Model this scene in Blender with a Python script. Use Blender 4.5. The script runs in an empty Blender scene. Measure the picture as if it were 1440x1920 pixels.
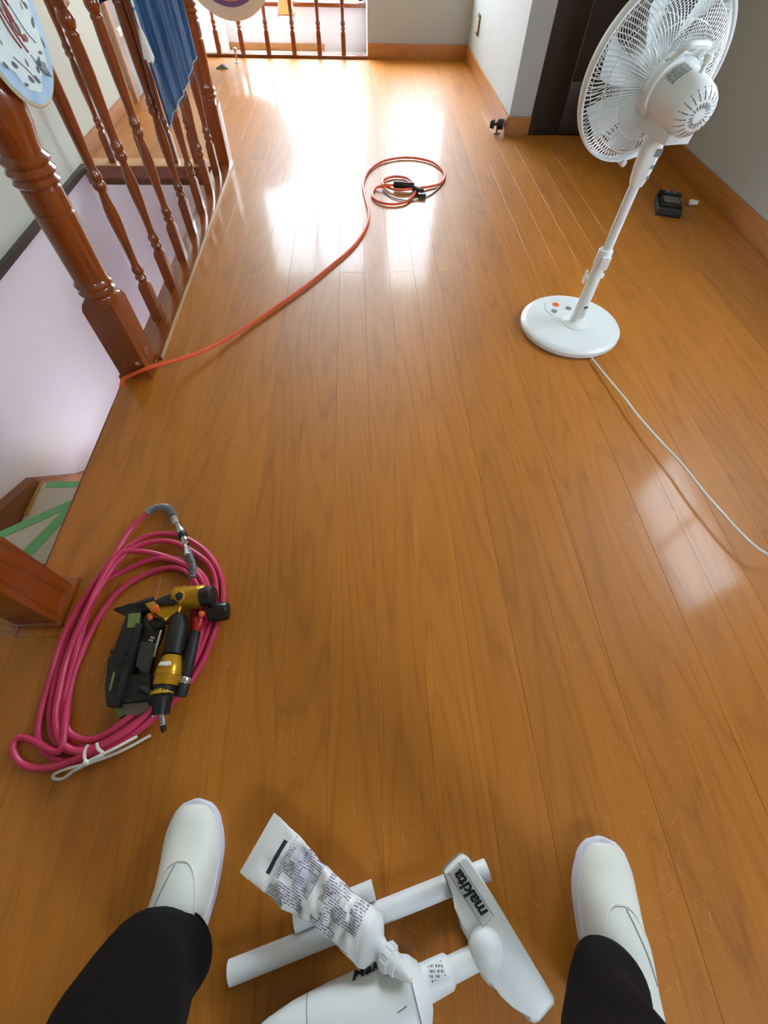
import bpy, bmesh, math, random
from mathutils import Vector, Matrix, noise as mnoise
C = bpy.context.scene.collection
S = bpy.context.scene
rnd = random.Random(7)
PI = math.pi

# ------------------------------------------------------------ camera
cam_data = bpy.data.cameras.new('camera')
cam = bpy.data.objects.new('camera', cam_data); C.objects.link(cam)
pitch, roll, yaw, focal_px = 0.99713402, -0.03594506, 0.07227820, 812.66
fw = Vector((math.sin(yaw)*math.cos(pitch), math.cos(yaw)*math.cos(pitch), -math.sin(pitch)))
r0 = Vector((math.cos(yaw), -math.sin(yaw), 0)); d0 = fw.cross(r0)
rt = r0*math.cos(roll)+d0*math.sin(roll); dn = -r0*math.sin(roll)+d0*math.cos(roll)
m = Matrix((rt, -dn, -fw)).transposed().to_4x4(); m.translation = (0, 0, 1.0)
cam.matrix_world = m
cam_data.sensor_fit = 'VERTICAL'; cam_data.sensor_height = 24.0
cam_data.lens = 24.0*focal_px/1920.0
cam_data.clip_start = 0.02
S.camera = cam

# ------------------------------------------------------------ sky, daylight, exposure
W = bpy.data.worlds.new('sky'); S.world = W; W.use_nodes = True
bg = W.node_tree.nodes['Background']
bg.inputs['Color'].default_value = (0.77, 0.89, 1.0, 1); bg.inputs['Strength'].default_value = 4.2
S.view_settings.view_transform = 'Standard'; S.view_settings.look = 'None'
S.view_settings.gamma = 1.0; S.view_settings.use_curve_mapping = False
S.view_settings.exposure = 2.52
def portal(name, loc, rot, sx, sy):
    l = bpy.data.lights.new(name, 'AREA'); l.shape = 'RECTANGLE'; l.size = sx; l.size_y = sy
    l.cycles.is_portal = True
    o = bpy.data.objects.new(name, l); o.location = loc; o.rotation_euler = rot; C.objects.link(o)
portal('daylight_far', (-0.52, 5.78, 1.2), (PI/2, 0, 0), 1.2, 1.95)
portal('daylight_far_wall', (0.55, 5.24, 1.29), (PI/2, 0, 0), 0.54, 1.86)
portal('daylight_right', (1.9, 1.25, 1.25), (PI/2, 0, -PI/2), 0.86, 0.5)
portal('daylight_back', (1.2, -1.74, 1.5), (PI/2, 0, PI), 0.6, 0.74)
portal('added_stairwell_portal', (-0.74, 1.775, -0.7), (PI/2, 0, -PI/2), 0.35, 0.2)  # portal of the opening added to light the stairwell

# ------------------------------------------------------------ helpers
def lin(c):
    return tuple(((v/255)/12.92 if v/255 <= 0.04045 else ((v/255+0.055)/1.055)**2.4) for v in c)+(1,)
class N:
    def __init__(s, name):
        s.m = bpy.data.materials.new(name); s.m.use_nodes = True; s.t = s.m.node_tree
        s.b = s.t.nodes['Principled BSDF']
    def n(s, typ, **kw):
        x = s.t.nodes.new(typ)
        for k, v in kw.items():
            if k.startswith('i_'): x.inputs[k[2:].replace('_', ' ')].default_value = v
            else: setattr(x, k, v)
        return x
    def l(s, a, b): s.t.links.new(a, b)
    def math(s, op, a, b=None, c=None):
        x = s.n('ShaderNodeMath', operation=op)
        for i, v in enumerate((a, b, c)):
            if v is None: continue
            if isinstance(v, (int, float)): x.inputs[i].default_value = v
            else: s.l(v, x.inputs[i])
        return x.outputs[0]
    def ramp(s, f, *st):
        x = s.n('ShaderNodeValToRGB'); e = x.color_ramp.elements
        while len(e) < len(st): e.new(0.5)
        for k, (p, c) in enumerate(st): e[k].position = p; e[k].color = c
        s.l(f, x.inputs[0]); return x.outputs[0]
    def mix(s, f, a, b, typ='MIX'):
        x = s.n('ShaderNodeMix', data_type='RGBA', blend_type=typ)
        for i, v in ((0, f), (6, a), (7, b)):
            if isinstance(v, (int, float)): x.inputs[i].default_value = v
            elif isinstance(v, tuple): x.inputs[i].default_value = v
            else: s.l(v, x.inputs[i])
        return x.outputs[2]
    def bump(s, h, strength, dist=0.002):
        x = s.n('ShaderNodeBump'); x.inputs['Strength'].default_value = strength; x.inputs['Distance'].default_value = dist
        s.l(h, x.inputs['Height']); s.l(x.outputs[0], s.b.inputs['Normal'])
    def noise(s, vec, scale, detail=2, rough=0.5, dist=0.0):
        x = s.n('ShaderNodeTexNoise'); x.inputs['Scale'].default_value = scale; x.inputs['Detail'].default_value = detail
        x.inputs['Roughness'].default_value = rough; x.inputs['Distortion'].default_value = dist
        if vec is not None: s.l(vec, x.inputs['Vector'])
        return x.outputs['Fac']
    def coord(s, scale=(1, 1, 1), rand=False):
        tc = s.n('ShaderNodeTexCoord'); mp = s.n('ShaderNodeMapping'); mp.inputs['Scale'].default_value = scale
        v = tc.outputs['Object']
        if rand:
            oi = s.n('ShaderNodeObjectInfo'); cx = s.n('ShaderNodeCombineXYZ')
            s.l(s.math('MULTIPLY', oi.outputs['Random'], 13.7), cx.inputs[0]); s.l(s.math('MULTIPLY', oi.outputs['Random'], 71.3), cx.inputs[1])
            va = s.n('ShaderNodeVectorMath', operation='ADD'); s.l(v, va.inputs[0]); s.l(cx.outputs[0], va.inputs[1]); v = va.outputs[0]
        s.l(v, mp.inputs[0]); return mp.outputs[0]
def plain(name, rgb, rough=0.5, metal=0.0, var=0.06, bump=0.0, bscale=60, spec=0.5, coat=0.0, trans=0.0, nscale=9):
    k = N(name); c = lin(rgb)
    f = k.noise(k.coord(), nscale, 3)
    k.l(k.mix(f, tuple(x*(1-var) for x in c[:3])+(1,), tuple(min(1, x*(1+var)) for x in c[:3])+(1,)), k.b.inputs['Base Color'])
    k.b.inputs['Roughness'].default_value = rough; k.b.inputs['Metallic'].default_value = metal
    k.b.inputs['Specular IOR Level'].default_value = spec; k.b.inputs['Coat Weight'].default_value = coat
    k.b.inputs['Coat Roughness'].default_value = 0.08
    if trans: k.b.inputs['Transmission Weight'].default_value = trans
    if bump: k.bump(k.noise(k.coord(), bscale, 3), bump)
    return k.m
def wood(name, dark, mid, rough=0.3, axis='Y', coat=0.0, rand=True, grain=0.6, scratch=0.0, big=1.0, spec=0.5):
    k = N(name)
    sc = {'Y': (1, 0.075, 1), 'X': (0.075, 1, 1), 'Z': (1, 1, 0.075)}[axis]
    v = k.coord(sc, rand)
    cath = k.noise(v, 8.5*big, 0.6, 0.4, 0.1)
    cath = k.math('ADD', cath, k.math('MULTIPLY', k.noise(v, 70.0, 1.0), 0.010))
    rings = k.math('PINGPONG', k.math('MULTIPLY', cath, 27.0), 1.0)
    rings = k.math('POWER', rings, 3.5)
    sf = {'Y': (1, 0.016, 1), 'X': (0.016, 1, 1), 'Z': (1, 1, 0.016)}[axis]
    fine = k.noise(k.coord(sf, rand), 330, 2, 0.6)
    mid2 = k.noise(k.coord(sc, rand), 20, 2, 0.5)
    f = k.math('ADD', k.math('MULTIPLY', rings, 0.34*grain), k.math('MULTIPLY', fine, 0.42))
    f = k.math('ADD', f, k.math('MULTIPLY', mid2, 0.25))
    col = k.ramp(f, (0.22, lin(mid)), (0.75, lin(dark)))
    oi = k.n('ShaderNodeObjectInfo')
    hv = k.n('ShaderNodeHueSaturation'); k.l(col, hv.inputs['Color'])
    k.l(k.math('MULTIPLY_ADD', oi.outputs['Random'], 0.16, 0.92), hv.inputs['Value'])
    col = hv.outputs[0]
    rv = k.math('MULTIPLY_ADD', k.noise(k.coord((1, 1, 1)), 5, 4, 0.6), 0.08, rough-0.04)
    if scratch:
        tot = None
        for a, dens in ((0.35, 0.0), (1.45, 3.1), (1.9, 5.2), (2.6, 7.7)):
            tc = k.n('ShaderNodeTexCoord'); mp = k.n('ShaderNodeMapping'); mp.vector_type = 'TEXTURE'; mp.inputs['Rotation'].default_value = (0, 0, a)
            mp.inputs['Location'].default_value = (dens, 0, 0); mp.inputs['Scale'].default_value = (1/14, 1/430, 1)
            k.l(tc.outputs['Object'], mp.inputs[0])
            n1 = k.noise(mp.outputs[0], 1.6, 1.0)
            s1 = k.ramp(n1, (0.73, (0, 0, 0, 1)), (0.78, (1, 1, 1, 1)))
            tot = s1 if tot is None else k.math('MAXIMUM', tot, s1)
        patch = k.ramp(k.noise(k.coord((1, 1, 1)), 2.6, 3), (0.46, (0, 0, 0, 1)), (0.62, (1, 1, 1, 1)))
        f2 = k.math('MULTIPLY', k.math('MULTIPLY', tot, patch), scratch)
        col = k.mix(f2, col, lin((226, 178, 120)))
        rv = k.math('ADD', rv, k.math('MULTIPLY', f2, 0.25))
    k.l(col, k.b.inputs['Base Color']); k.l(rv, k.b.inputs['Roughness'])
    k.b.inputs['Coat Weight'].default_value = coat; k.b.inputs['Coat Roughness'].default_value = 0.11
    k.b.inputs['Specular IOR Level'].default_value = spec
    h = k.math('ADD', k.math('MULTIPLY', fine, 0.25), k.noise(k.coord((1, 0.5, 1)), 26, 2))
    k.bump(h, 0.10, 0.0016)
    return k.m

class MB:
    """collects shapes into one mesh"""
    def __init__(s): s.v = []; s.f = []; s.mi = []; s.cur = 0
    def add(s, vs, fs):
        o = len(s.v); s.v += [tuple(v) for v in vs]
        for f in fs: s.f.append(tuple(i+o for i in f)); s.mi.append(s.cur)
        return s
    def box(s, x0, x1, y0, y1, z0, z1, ch=0.0):
        if ch <= 0:
            vs = [(x, y, z) for z in (z0, z1) for x, y in ((x0, y0), (x1, y0), (x1, y1), (x0, y1))]
            return s.add(vs, [(3, 2, 1, 0), (4, 5, 6, 7), (0, 1, 5, 4), (1, 2, 6, 5), (2, 3, 7, 6), (3, 0, 4, 7)])
        bm = bmesh.new(); bmesh.ops.create_cube(bm, size=1)
        for v in bm.verts: v.co = ((x0+x1)/2+v.co.x*(x1-x0), (y0+y1)/2+v.co.y*(y1-y0), (z0+z1)/2+v.co.z*(z1-z0))
        bmesh.ops.bevel(bm, geom=bm.edges[:], offset=ch, segments=2, affect='EDGES', profile=0.6)
        bm.verts.index_update()
        s.add([v.co[:] for v in bm.verts], [[v.index for v in f.verts] for f in bm.faces]); bm.free(); return s
    def rings(s, rings, caps=True, closed=False):
        n = len(rings[0]); vs = [p for r in rings for p in r]; fs = []
        R = len(rings)
        for i in range(R if closed else R-1):
            a, b = i*n, ((i+1) % R)*n
            for j in range(n):
                k = (j+1) % n; fs.append((a+j, a+k, b+k, b+j))
        if caps and not closed:
            fs.append(tuple(range(n-1, -1, -1))); fs.append(tuple((R-1)*n+j for j in range(n)))
        return s.add(vs, fs)
    def lathe(s, prof, p0=(0, 0, 0), axis=(0, 0, 1), n=24, caps=True, sx=1.0):
        a = Vector(axis).normalized(); u = a.orthogonal().normalized(); w = a.cross(u); o = Vector(p0)
        rs = [[o+a*d+u*(r*math.cos(2*PI*j/n)*sx)+w*(r*math.sin(2*PI*j/n)) for j in range(n)] for d, r in prof]
        return s.rings(rs, caps)
    def cyl(s, a, b, r0, r1=None, n=20, ch=0.0):
        a = Vector(a); b = Vector(b); L = (b-a).length; r1 = r0 if r1 is None else r1
        if ch: prof = [(0, r0-ch), (ch*0.4, r0-ch*0.3), (ch, r0), (L-ch, r1), (L-ch*0.4, r1-ch*0.3), (L, r1-ch)]
        else: prof = [(0, r0), (L, r1)]
        return s.lathe(prof, a, b-a, n)
    def loft_sq(s, prof, cx, cy, cz=0, n=24):
        rs = []
        for z, r, q in prof:
            ring = []
            for j in range(n):
                t = 2*PI*j/n+PI/4*0
                c, d = math.cos(t), math.sin(t); mm = max(abs(c), abs(d))**q
                ring.append((cx+r*c/mm, cy+r*d/mm, cz+z))
            rs.append(ring)
        return s.rings(rs)
    def tube(s, pts, r, n=8, closed=False, sub=6, smooth=True, radii=None):
        P = [Vector(p) for p in pts]
        if smooth: P = catmull(P, sub, closed)
        rs = []; up = Vector((0, 0, 1)); M = len(P)
        for i, p in enumerate(P):
            t = (P[(i+1) % M]-P[i-1]) if closed else (P[min(i+1, M-1)]-P[max(i-1, 0)])
            if t.length < 1e-9: t = Vector((0, 1, 0))
            t.normalize()
            u = t.cross(up)
            if u.length < 0.05: u = t.cross(Vector((0, 1, 0)))
            u.normalize(); w = u.cross(t)
            rr = r if radii is None else radii[min(len(radii)-1, int(i/M*len(radii)))]
            rs.append([p+u*(rr*math.cos(2*PI*j/n))+w*(rr*math.sin(2*PI*j/n)) for j in range(n)])
        return s.rings(rs, True, closed)
    def prism(s, poly, z0, z1, ch=0.0):
        """poly: list of (x,y) or (x,y,dz)"""
        bm = bmesh.new()
        dz = [(p[2] if len(p) > 2 else 0) for p in poly]
        A = sum(poly[i][0]*poly[(i+1) % len(poly)][1]-poly[(i+1) % len(poly)][0]*poly[i][1] for i in range(len(poly)))
        if A < 0: poly = poly[::-1]; dz = dz[::-1]
        lo = [bm.verts.new((p[0], p[1], z0+d)) for p, d in zip(poly, dz)]; hi = [bm.verts.new((p[0], p[1], z1+d)) for p, d in zip(poly, dz)]
        k = len(poly); bm.faces.new(lo[::-1]); top = bm.faces.new(hi)
        for i in range(k): bm.faces.new((lo[i], lo[(i+1) % k], hi[(i+1) % k], hi[i]))
        if ch: bmesh.ops.bevel(bm, geom=list(top.edges), offset=ch, segments=3, affect='EDGES', profile=0.5)
        bm.verts.index_update()
        s.add([v.co[:] for v in bm.verts], [[v.index for v in f.verts] for f in bm.faces]); bm.free(); return s
    def sphere(s, c, r, n=14, sc=(1, 1, 1)):
        rs = []
        for i in range(1, n//2+1):
            a = PI*i/(n//2+1)
            rs.append([(c[0]+sc[0]*r*math.sin(a)*math.cos(2*PI*j/n), c[1]+sc[1]*r*math.sin(a)*math.sin(2*PI*j/n), c[2]-sc[2]*r*math.cos(a)) for j in range(n)])
        return s.rings(rs)
    def build(s, name, mats, parent=None, smooth=True, angle=38, at=None):
        me = bpy.data.meshes.new(name); v = s.v
        if at is not None: v = [(x-at[0], y-at[1], z-at[2]) for x, y, z in v]
        me.from_pydata(v, [], s.f)
        for mt in (mats if isinstance(mats, (list, tuple)) else [mats]): me.materials.append(mt)
        me.polygons.foreach_set('material_index', s.mi)
        me.update()
        if smooth: me.shade_smooth(); me.set_sharp_from_angle(angle=math.radians(angle))
        o = bpy.data.objects.new(name, me); C.objects.link(o)
        if at is not None: o.location = at
        if parent is not None: o.parent = parent
        return o
def catmull(P, sub, closed=False):
    out = []; n = len(P)
    for i in range(n if closed else n-1):
        a, b, c, d = (P[i-1] if (closed or i > 0) else P[0]*2-P[1]), P[i], P[(i+1) % n], (P[(i+2) % n] if (closed or i+2 < n) else P[n-1]*2-P[n-2])
        for k in range(sub):
            t = k/sub
            out.append(0.5*((2*b)+(c-a)*t+(2*a-5*b+4*c-d)*t*t+(3*b-a-3*c+d)*t**3))
    if not closed: out.append(P[-1])
    return out
def tag(o, label=None, cat=None, group=None, kind=None):
    for k, v in (('label', label), ('category', cat), ('group', group), ('kind', kind)):
        if v: o[k] = v
    return o
def thing(name, label, cat, group=None):
    o = bpy.data.objects.new(name, None); C.objects.link(o); o.empty_display_size = 0.05
    return tag(o, label, cat, group)
def struct(o): o['kind'] = 'structure'; return o
def text(name, body, mat, parent, origin, xdir, ydir, size, depth=0.0004, shear=0.0, bold=0.0):
    cu = bpy.data.curves.new(name, 'FONT'); cu.body = body; cu.size = size; cu.extrude = depth; cu.shear = shear; cu.offset = bold
    cu.align_x = 'CENTER'; cu.align_y = 'CENTER'
    tmp = bpy.data.objects.new(name+'_source', cu); C.objects.link(tmp)
    bpy.context.view_layer.update()
    me = bpy.data.meshes.new_from_object(tmp.evaluated_get(bpy.context.evaluated_depsgraph_get()))
    bpy.data.objects.remove(tmp)
    x = Vector(xdir).normalized(); y = Vector(ydir); y = (y-x*y.dot(x)).normalized(); z = x.cross(y)
    M = Matrix((x, y, z)).transposed().to_4x4(); M.translation = origin
    me.transform(M); me.materials.clear(); me.materials.append(mat)
    o = bpy.data.objects.new(name, me); C.objects.link(o); o.parent = parent; return o

# ------------------------------------------------------------ materials
M_PLANK = wood('varnished_plank', (140, 78, 18), (192, 120, 36), rough=0.50, axis='Y', scratch=0.9, coat=0.21, grain=0.42, spec=0.36)
M_BORDER = wood('border_board', (168, 112, 62), (205, 152, 96), rough=0.32, axis='X', grain=0.5)
M_NOSING = wood('nosing_board', (138, 76, 18), (192, 116, 38), rough=0.3, axis='Y', grain=0.5, scratch=0.4)
M_RAIL = wood('dark_turned_wood', (84, 32, 8), (150, 70, 22), rough=0.22, axis='Z', coat=0.6, grain=0.5)
M_RAILY = wood('dark_rail_wood', (90, 38, 10), (156, 78, 26), rough=0.24, axis='Y', coat=0.5, grain=0.5)
M_RAILX = wood('dark_rail_wood_cross', (80, 32, 10), (135, 64, 24), rough=0.24, axis='X', coat=0.5, grain=0.5)
M_BASEX = wood('baseboard_wood_cross', (150, 92, 42), (188, 124, 66), rough=0.3, axis='X', grain=0.5)
M_BASEY = wood('baseboard_wood', (150, 92, 42), (188, 124, 66), rough=0.3, axis='Y', grain=0.5)
M_STRING = wood('stringer_wood', (92, 46, 14), (132, 74, 28), rough=0.35, axis='Y', grain=0.4)
M_SUB = plain('subfloor_board', (92, 52, 22), 0.6)  # brown subfloor that shows in the plank joints
M_WALL = plain('cream_wallpaper', (184, 188, 190), 0.85, bump=0.12, bscale=140, var=0.03)
M_WALLL = plain('pale_green_grey_wallpaper', (205, 206, 194), 0.85, bump=0.12, bscale=140, var=0.03)
M_PINK = plain('pinkish_white_wallpaper', (226, 212, 216), 0.85, bump=0.1, bscale=140, var=0.025)
M_CEIL = plain('white_ceiling', (228, 226, 220), 0.9)
M_CEILW = plain('darkened_ceiling', (164, 152, 132), 0.9)  # unseen ceiling; its colour is darkened to cut bounced light
M_DTRIM = plain('dark_trim_paint', (58, 46, 40), 0.45)
M_DOOR = wood('near_black_door_wood', (26, 17, 13), (44, 30, 22), rough=0.3, axis='Z', grain=0.4)
M_WPLASTIC = plain('white_plastic', (232, 236, 236), 0.32, var=0.015)
M_WPLASTIC2 = plain('cool_white_plastic', (226, 230, 232), 0.4, var=0.015)
M_GREYPL = plain('grey_plastic', (120, 126, 130), 0.5)
M_BLACK = plain('black_rubber', (24, 24, 26), 0.5, var=0.15)
M_BLACKG = plain('black_glossy_plastic', (26, 26, 28), 0.28, var=0.15)
M_STEEL = plain('bright_steel', (200, 202, 205), 0.22, metal=1.0, var=0.05)
M_BRASS = plain('dull_bronze', (120, 98, 66), 0.35, metal=0.8)
M_GOLD = plain('gold_lacquer', (196, 146, 34), 0.3, metal=0.55)
M_ORANGE = plain('orange_plastic', (238, 112, 40), 0.4)
M_RED = plain('red_plastic', (190, 28, 36), 0.35)
M_OLIVE = plain('olive_tape', (112, 128, 66), 0.6)
M_MAUVE = plain('grey_mauve_plastic', (112, 98, 90), 0.6)
M_DGREY = plain('dark_grey_metal', (70, 72, 70), 0.35, metal=0.5)
M_HOSE = plain('pink_red_hose', (210, 54, 100), 0.42, var=0.08)
M_CORD = plain('orange_red_cord', (244, 98, 48), 0.45)
M_STRINGW = plain('white_cotton_string', (240, 238, 232), 0.9, bump=0.4, bscale=400)
M_SPRING = plain('grey_spring', (150, 152, 156), 0.35, metal=0.4)
M_LABEL = plain('white_label', (230, 230, 226), 0.5)
M_INK = plain('black_ink', (22, 22, 26), 0.6)

# ============================================================ STRUCTURE
# ---- floor
X0, PW = 0.0145, 0.1055
fl = MB(); fl.box(-0.80, 1.86, -1.7, 5.22, -0.09, -0.014); fl.box(-1.52, -0.80, 2.962, 5.22, -0.09, -0.014); fl.box(-1.52, -0.80, -1.7, 0.33, -0.09, -0.014)
floor = struct(fl.build('floor', M_SUB, smooth=False))
def plank(x0, x1, y0, y1, mat=M_PLANK, name='plank', dz=0.0):
    g = 0.00012; c = 0.0004; x0 += g; x1 -= g; y0 += g; y1 -= g; z0, z1 = -0.0141, dz
    vs = [(x0, y0, z0), (x1, y0, z0), (x1, y1, z0), (x0, y1, z0), (x0, y0, z1-c), (x1, y0, z1-c), (x1, y1, z1-c), (x0, y1, z1-c),
          (x0+c, y0+c, z1), (x1-c, y0+c, z1), (x1-c, y1-c, z1), (x0+c, y1-c, z1)]
    fs = [(3, 2, 1, 0), (8, 9, 10, 11)]+[(i, (i+1) % 4, (i+1) % 4+4, i+4) for i in range(4)]+[(i+4, (i+1) % 4+4, (i+1) % 4+8, i+8) for i in range(4)]
    return MB().add(vs, fs).build(name, mat, floor, smooth=False)
def run(xa, xb, ya, yb, k):
    js = [j+rnd.uniform(-0.004, 0.004) for j in ((3.056,) if k % 2 else (1.866, 4.246))]
    ys = [ya]+[j for j in js if ya+0.05 < j < yb-0.05]+[yb]
    for a, b in zip(ys[:-1], ys[1:]): plank(xa, xb, a, b, dz=rnd.uniform(-0.0005, 0.0003))
xs = [-0.70]+[X0+PW*k for k in range(-6, 18)]; xs = [x for x in xs if x < 1.82]+[1.86]
for k, (a, b) in enumerate(zip(xs[:-1], xs[1:])):
    yb = 5.192 if a < 0.9 else 3.478
    run(a, b, -1.7, yb, k)
xl = [-1.52, -1.42, -1.315, -1.21, -1.105, -1.0, -0.895, -0.80, -0.70]
for k, (a, b) in enumerate(zip(xl[:-1], xl[1:])):
    run(a, b, 3.06, 5.192, k+1)
    run(a, b, -1.7, 0.33, k)
plank(-1.52, -0.80, 2.955, 3.06, M_BORDER, 'border_board', 0.001)
plank(-0.805, -0.70, 0.33, 1.20, M_NOSING, 'nosing_board', 0.0)
plank(-0.80, -0.70, 1.20, 3.06, M_NOSING, 'nosing_board', 0.0)
fa = MB(); fa.box(-1.50, -0.80, 2.945, 2.956, -0.055, -0.003); struct(tag(fa.build('trim_1', M_RAILX)))
fa = MB(); fa.box(-0.812, -0.801, 0.33, 2.945, -0.09, -0.003); struct(fa.build('trim_2', M_RAILY))

# ---- walls
H = 2.3
def wall(name, mat, *boxes):
    b = MB()
    for q in boxes: b.box(*q)
    return struct(b.build(name, mat, smooth=False))
wall('wall_left', M_WALLL, (-1.62, -1.52, -1.8, 5.85, 0.0, H))
wall('wall_stairwell_left', M_PINK, (-1.62, -1.52, -0.2, 3.2, -2.6, 0.0))
wall('wall_stairwell_end', M_PINK, (-1.52, -0.70, 2.957, 3.04, -2.6, -0.09))
wall('wall_stairwell_near', M_PINK, (-1.52, -0.70, 0.2, 0.33, -2.6, -0.09))
wall('wall_stairwell_right', M_PINK, (-0.79, -0.70, 0.33, 1.6, -2.6, -0.09), (-0.79, -0.70, 1.95, 2.957, -2.6, -0.09), (-0.79, -0.70, 1.6, 1.95, -0.6, -0.09), (-0.79, -0.70, 1.6, 1.95, -2.6, -0.8))  # gap left for an added opening that lets light onto the stairwell wall
wall('wall_far', M_WALL, (0.10, 0.28, 5.20, 5.29, -0.1, H), (0.28, 0.82, 5.20, 5.29, -0.1, 0.36), (0.28, 0.82, 5.20, 5.29, 2.22, H), (0.82, 0.94, 5.20, 5.29, -0.1, H), (0.10, 0.18, 5.29, 5.85, -0.1, H))
wall('wall_side', M_WALL, (0.94, 1.86, 3.56, 5.29, -0.1, H), (0.94, 1.078, 3.475, 3.56, -0.1, H), (1.078, 1.86, 3.475, 3.56, 1.98, H))
wall('wall_right', M_WALL, (1.86, 1.95, -1.8, 0.8, 0, H), (1.86, 1.95, 1.7, 3.6, 0, H), (1.86, 1.95, 0.8, 1.7, 0, 0.98), (1.86, 1.95, 0.8, 1.7, 1.52, H))
wall('wall_back', M_WALL, (-1.62, 0.85, -1.8, -1.7, 0, H), (1.55, 1.95, -1.8, -1.7, 0, H), (0.85, 1.55, -1.8, -1.7, 0, 1.1), (0.85, 1.55, -1.8, -1.7, 1.9, H))
wall('wall_window_sill', M_PINK, (-1.52, 0.10, 5.75, 5.85, -0.1, 0.212), (-1.52, -1.12, 5.75, 5.85, 0.212, H), (0.07, 0.10, 5.75, 5.85, 0.212, H), (-1.12, 0.07, 5.75, 5.85, 2.15, H))
wall('wall_window_pilaster', M_CEIL, (-1.52, -1.14, 5.62, 5.75, -0.1, H))
wall('floor_void', M_CEIL, (-1.52, 0.10, 5.22, 5.75, -0.12, -0.06))
wall('ceiling', M_CEILW, (-1.62, 1.95, -1.8, 5.85, H, H+0.08))
wall('ground_outside', plain('pale_yellow_green_ground', (214, 214, 150), 0.9), (-30, 30, 7.5, 60, -2.75, -2.7))
struct(MB().box(-1.12, 0.10, 5.715, 5.752, 0.208, 0.236, 0.004).build('trim_3', M_RAILX))
struct(MB().box(-1.14, -0.285, 5.735, 5.752, -0.057, -0.016).build('trim_4', M_BASEX))
struct(MB().box(-1.52, -1.492, 0.33, 2.957, -0.02, 0.010, 0.004).build('trim_5', M_DTRIM))
# window frames
def frame(name, pts, mat):
    b = MB()
    for q in pts: b.box(*q)
    return struct(b.build(name, mat, smooth=False))
M_FR = plain('pale_window_frame', (206, 196, 178), 0.5)
frame('window_1', [(-1.12, 0.07, 5.79, 5.82, 0.236, 0.262), (-1.12, 0.07, 5.79, 5.82, 2.12, 2.15), (-1.12, -1.09, 5.79, 5.82, 0.236, 2.15), (0.04, 0.07, 5.79, 5.82, 0.236, 2.15), (-0.55, -0.51, 5.79, 5.82, 0.236, 2.15)], M_FR)
frame('window_2', [(0.28, 0.82, 5.24, 5.27, 0.36, 0.385), (0.28, 0.82, 5.24, 5.27, 2.195, 2.22), (0.28, 0.305, 5.24, 5.27, 0.36, 2.22), (0.795, 0.82, 5.24, 5.27, 0.36, 2.22)], M_FR)
frame('window_3', [(1.88, 1.91, 0.8, 1.7, 0.98, 1.0), (1.88, 1.91, 0.8, 1.7, 1.5, 1.52), (1.88, 1.91, 0.8, 0.82, 0.98, 1.52), (1.88, 1.91, 1.68, 1.7, 0.98, 1.52), (1.88, 1.91, 1.24, 1.27, 0.98, 1.52)], M_FR)
frame('window_4', [(0.85, 1.55, -1.76, -1.73, 1.1, 1.13), (0.85, 1.55, -1.76, -1.73, 1.87, 1.9), (0.85, 0.88, -1.76, -1.73, 1.1, 1.9), (1.52, 1.55, -1.76, -1.73, 1.1, 1.9)], M_FR)
frame('added_light_opening', [(-0.76, -0.73, 1.6, 1.95, -0.62, -0.6), (-0.76, -0.73, 1.6, 1.95, -0.8, -0.78), (-0.76, -0.73, 1.6, 1.62, -0.8, -0.6), (-0.76, -0.73, 1.93, 1.95, -0.8, -0.6)], M_FR)  # unseen, made-up opening straight to the sky; brightens the pink stairwell walls
# baseboards
def bb(name, q, mat): return struct(MB().box(*q, 0.003).build(name, mat))
bb('baseboard_far', (0.10, 0.94, 5.185, 5.202, 0, 0.092), M_BASEX)
bb('baseboard_side', (0.925, 0.942, 3.462, 5.186, 0, 0.092), M_BASEY)
bb('baseboard_corner', (0.942, 1.078, 3.462, 3.477, 0, 0.092), M_BASEX)
bb('baseboard_right', (1.845, 1.862, -1.7, 3.475, 0, 0.092), M_BASEY)
bb('baseboard_left', (-1.522, -1.505, 3.0, 4.02, 0, 0.075), M_BASEY)
bb('baseboard_left_rear', (-1.522, -1.505, 4.62, 5.6, 0, 0.075), M_BASEY)
bb('baseboard_left_near', (-1.522, -1.505, -1.686, 0.33, 0, 0.09), M_BASEY)
bb('baseboard_back', (-1.52, 1.86, -1.702, -1.686, 0, 0.09), M_BASEX)
# dark door in the recess
d = MB(); d.box(1.078, 1.115, 3.478, 3.545, 0, 1.98); d.box(1.825, 1.86, 3.478, 3.545, 0, 1.98); d.box(1.115, 1.825, 3.478, 3.545, 1.94, 1.98)
door = struct(d.build('door_1', M_DOOR, smooth=False))
d = MB(); d.box(1.118, 1.28, 3.50, 3.535, 0.004, 1.938, 0.002); d.box(1.66, 1.822, 3.50, 3.535, 0.004, 1.938, 0.002)
d.box(1.28, 1.66, 3.50, 3.535, 0.004, 0.235, 0.002); d.box(1.28, 1.66, 3.50, 3.535, 1.72, 1.938, 0.002)
leaf = d.build('door_leaf', M_DOOR, door)
MB().box(1.27, 1.67, 3.518, 3.53, 0.225, 1.73).build('door_panel', M_DOOR, leaf)
d = MB()
for q in ((1.276, 1.286, 3.497, 3.516, 0.24, 1.72), (1.655, 1.665, 3.497, 3.516, 0.24, 1.72), (1.28, 1.66, 3.497, 3.516, 0.231, 0.241), (1.28, 1.66, 3.497, 3.516, 1.715, 1.725)): d.box(*q, 0.003)
d.build('panel_molding', wood('door_molding_wood', (60, 44, 34), (86, 66, 52), rough=0.25, axis='Z', grain=0.3), leaf)
MB().lathe([(0, 0.02), (0.006, 0.02), (0.01, 0.009), (0.035, 0.009), (0.04, 0.022), (0.055, 0.024), (0.065, 0.015)], (1.16, 3.5, 0.92), (0, -1, 0), 18).build('door_knob', M_BRASS, leaf)
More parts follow.
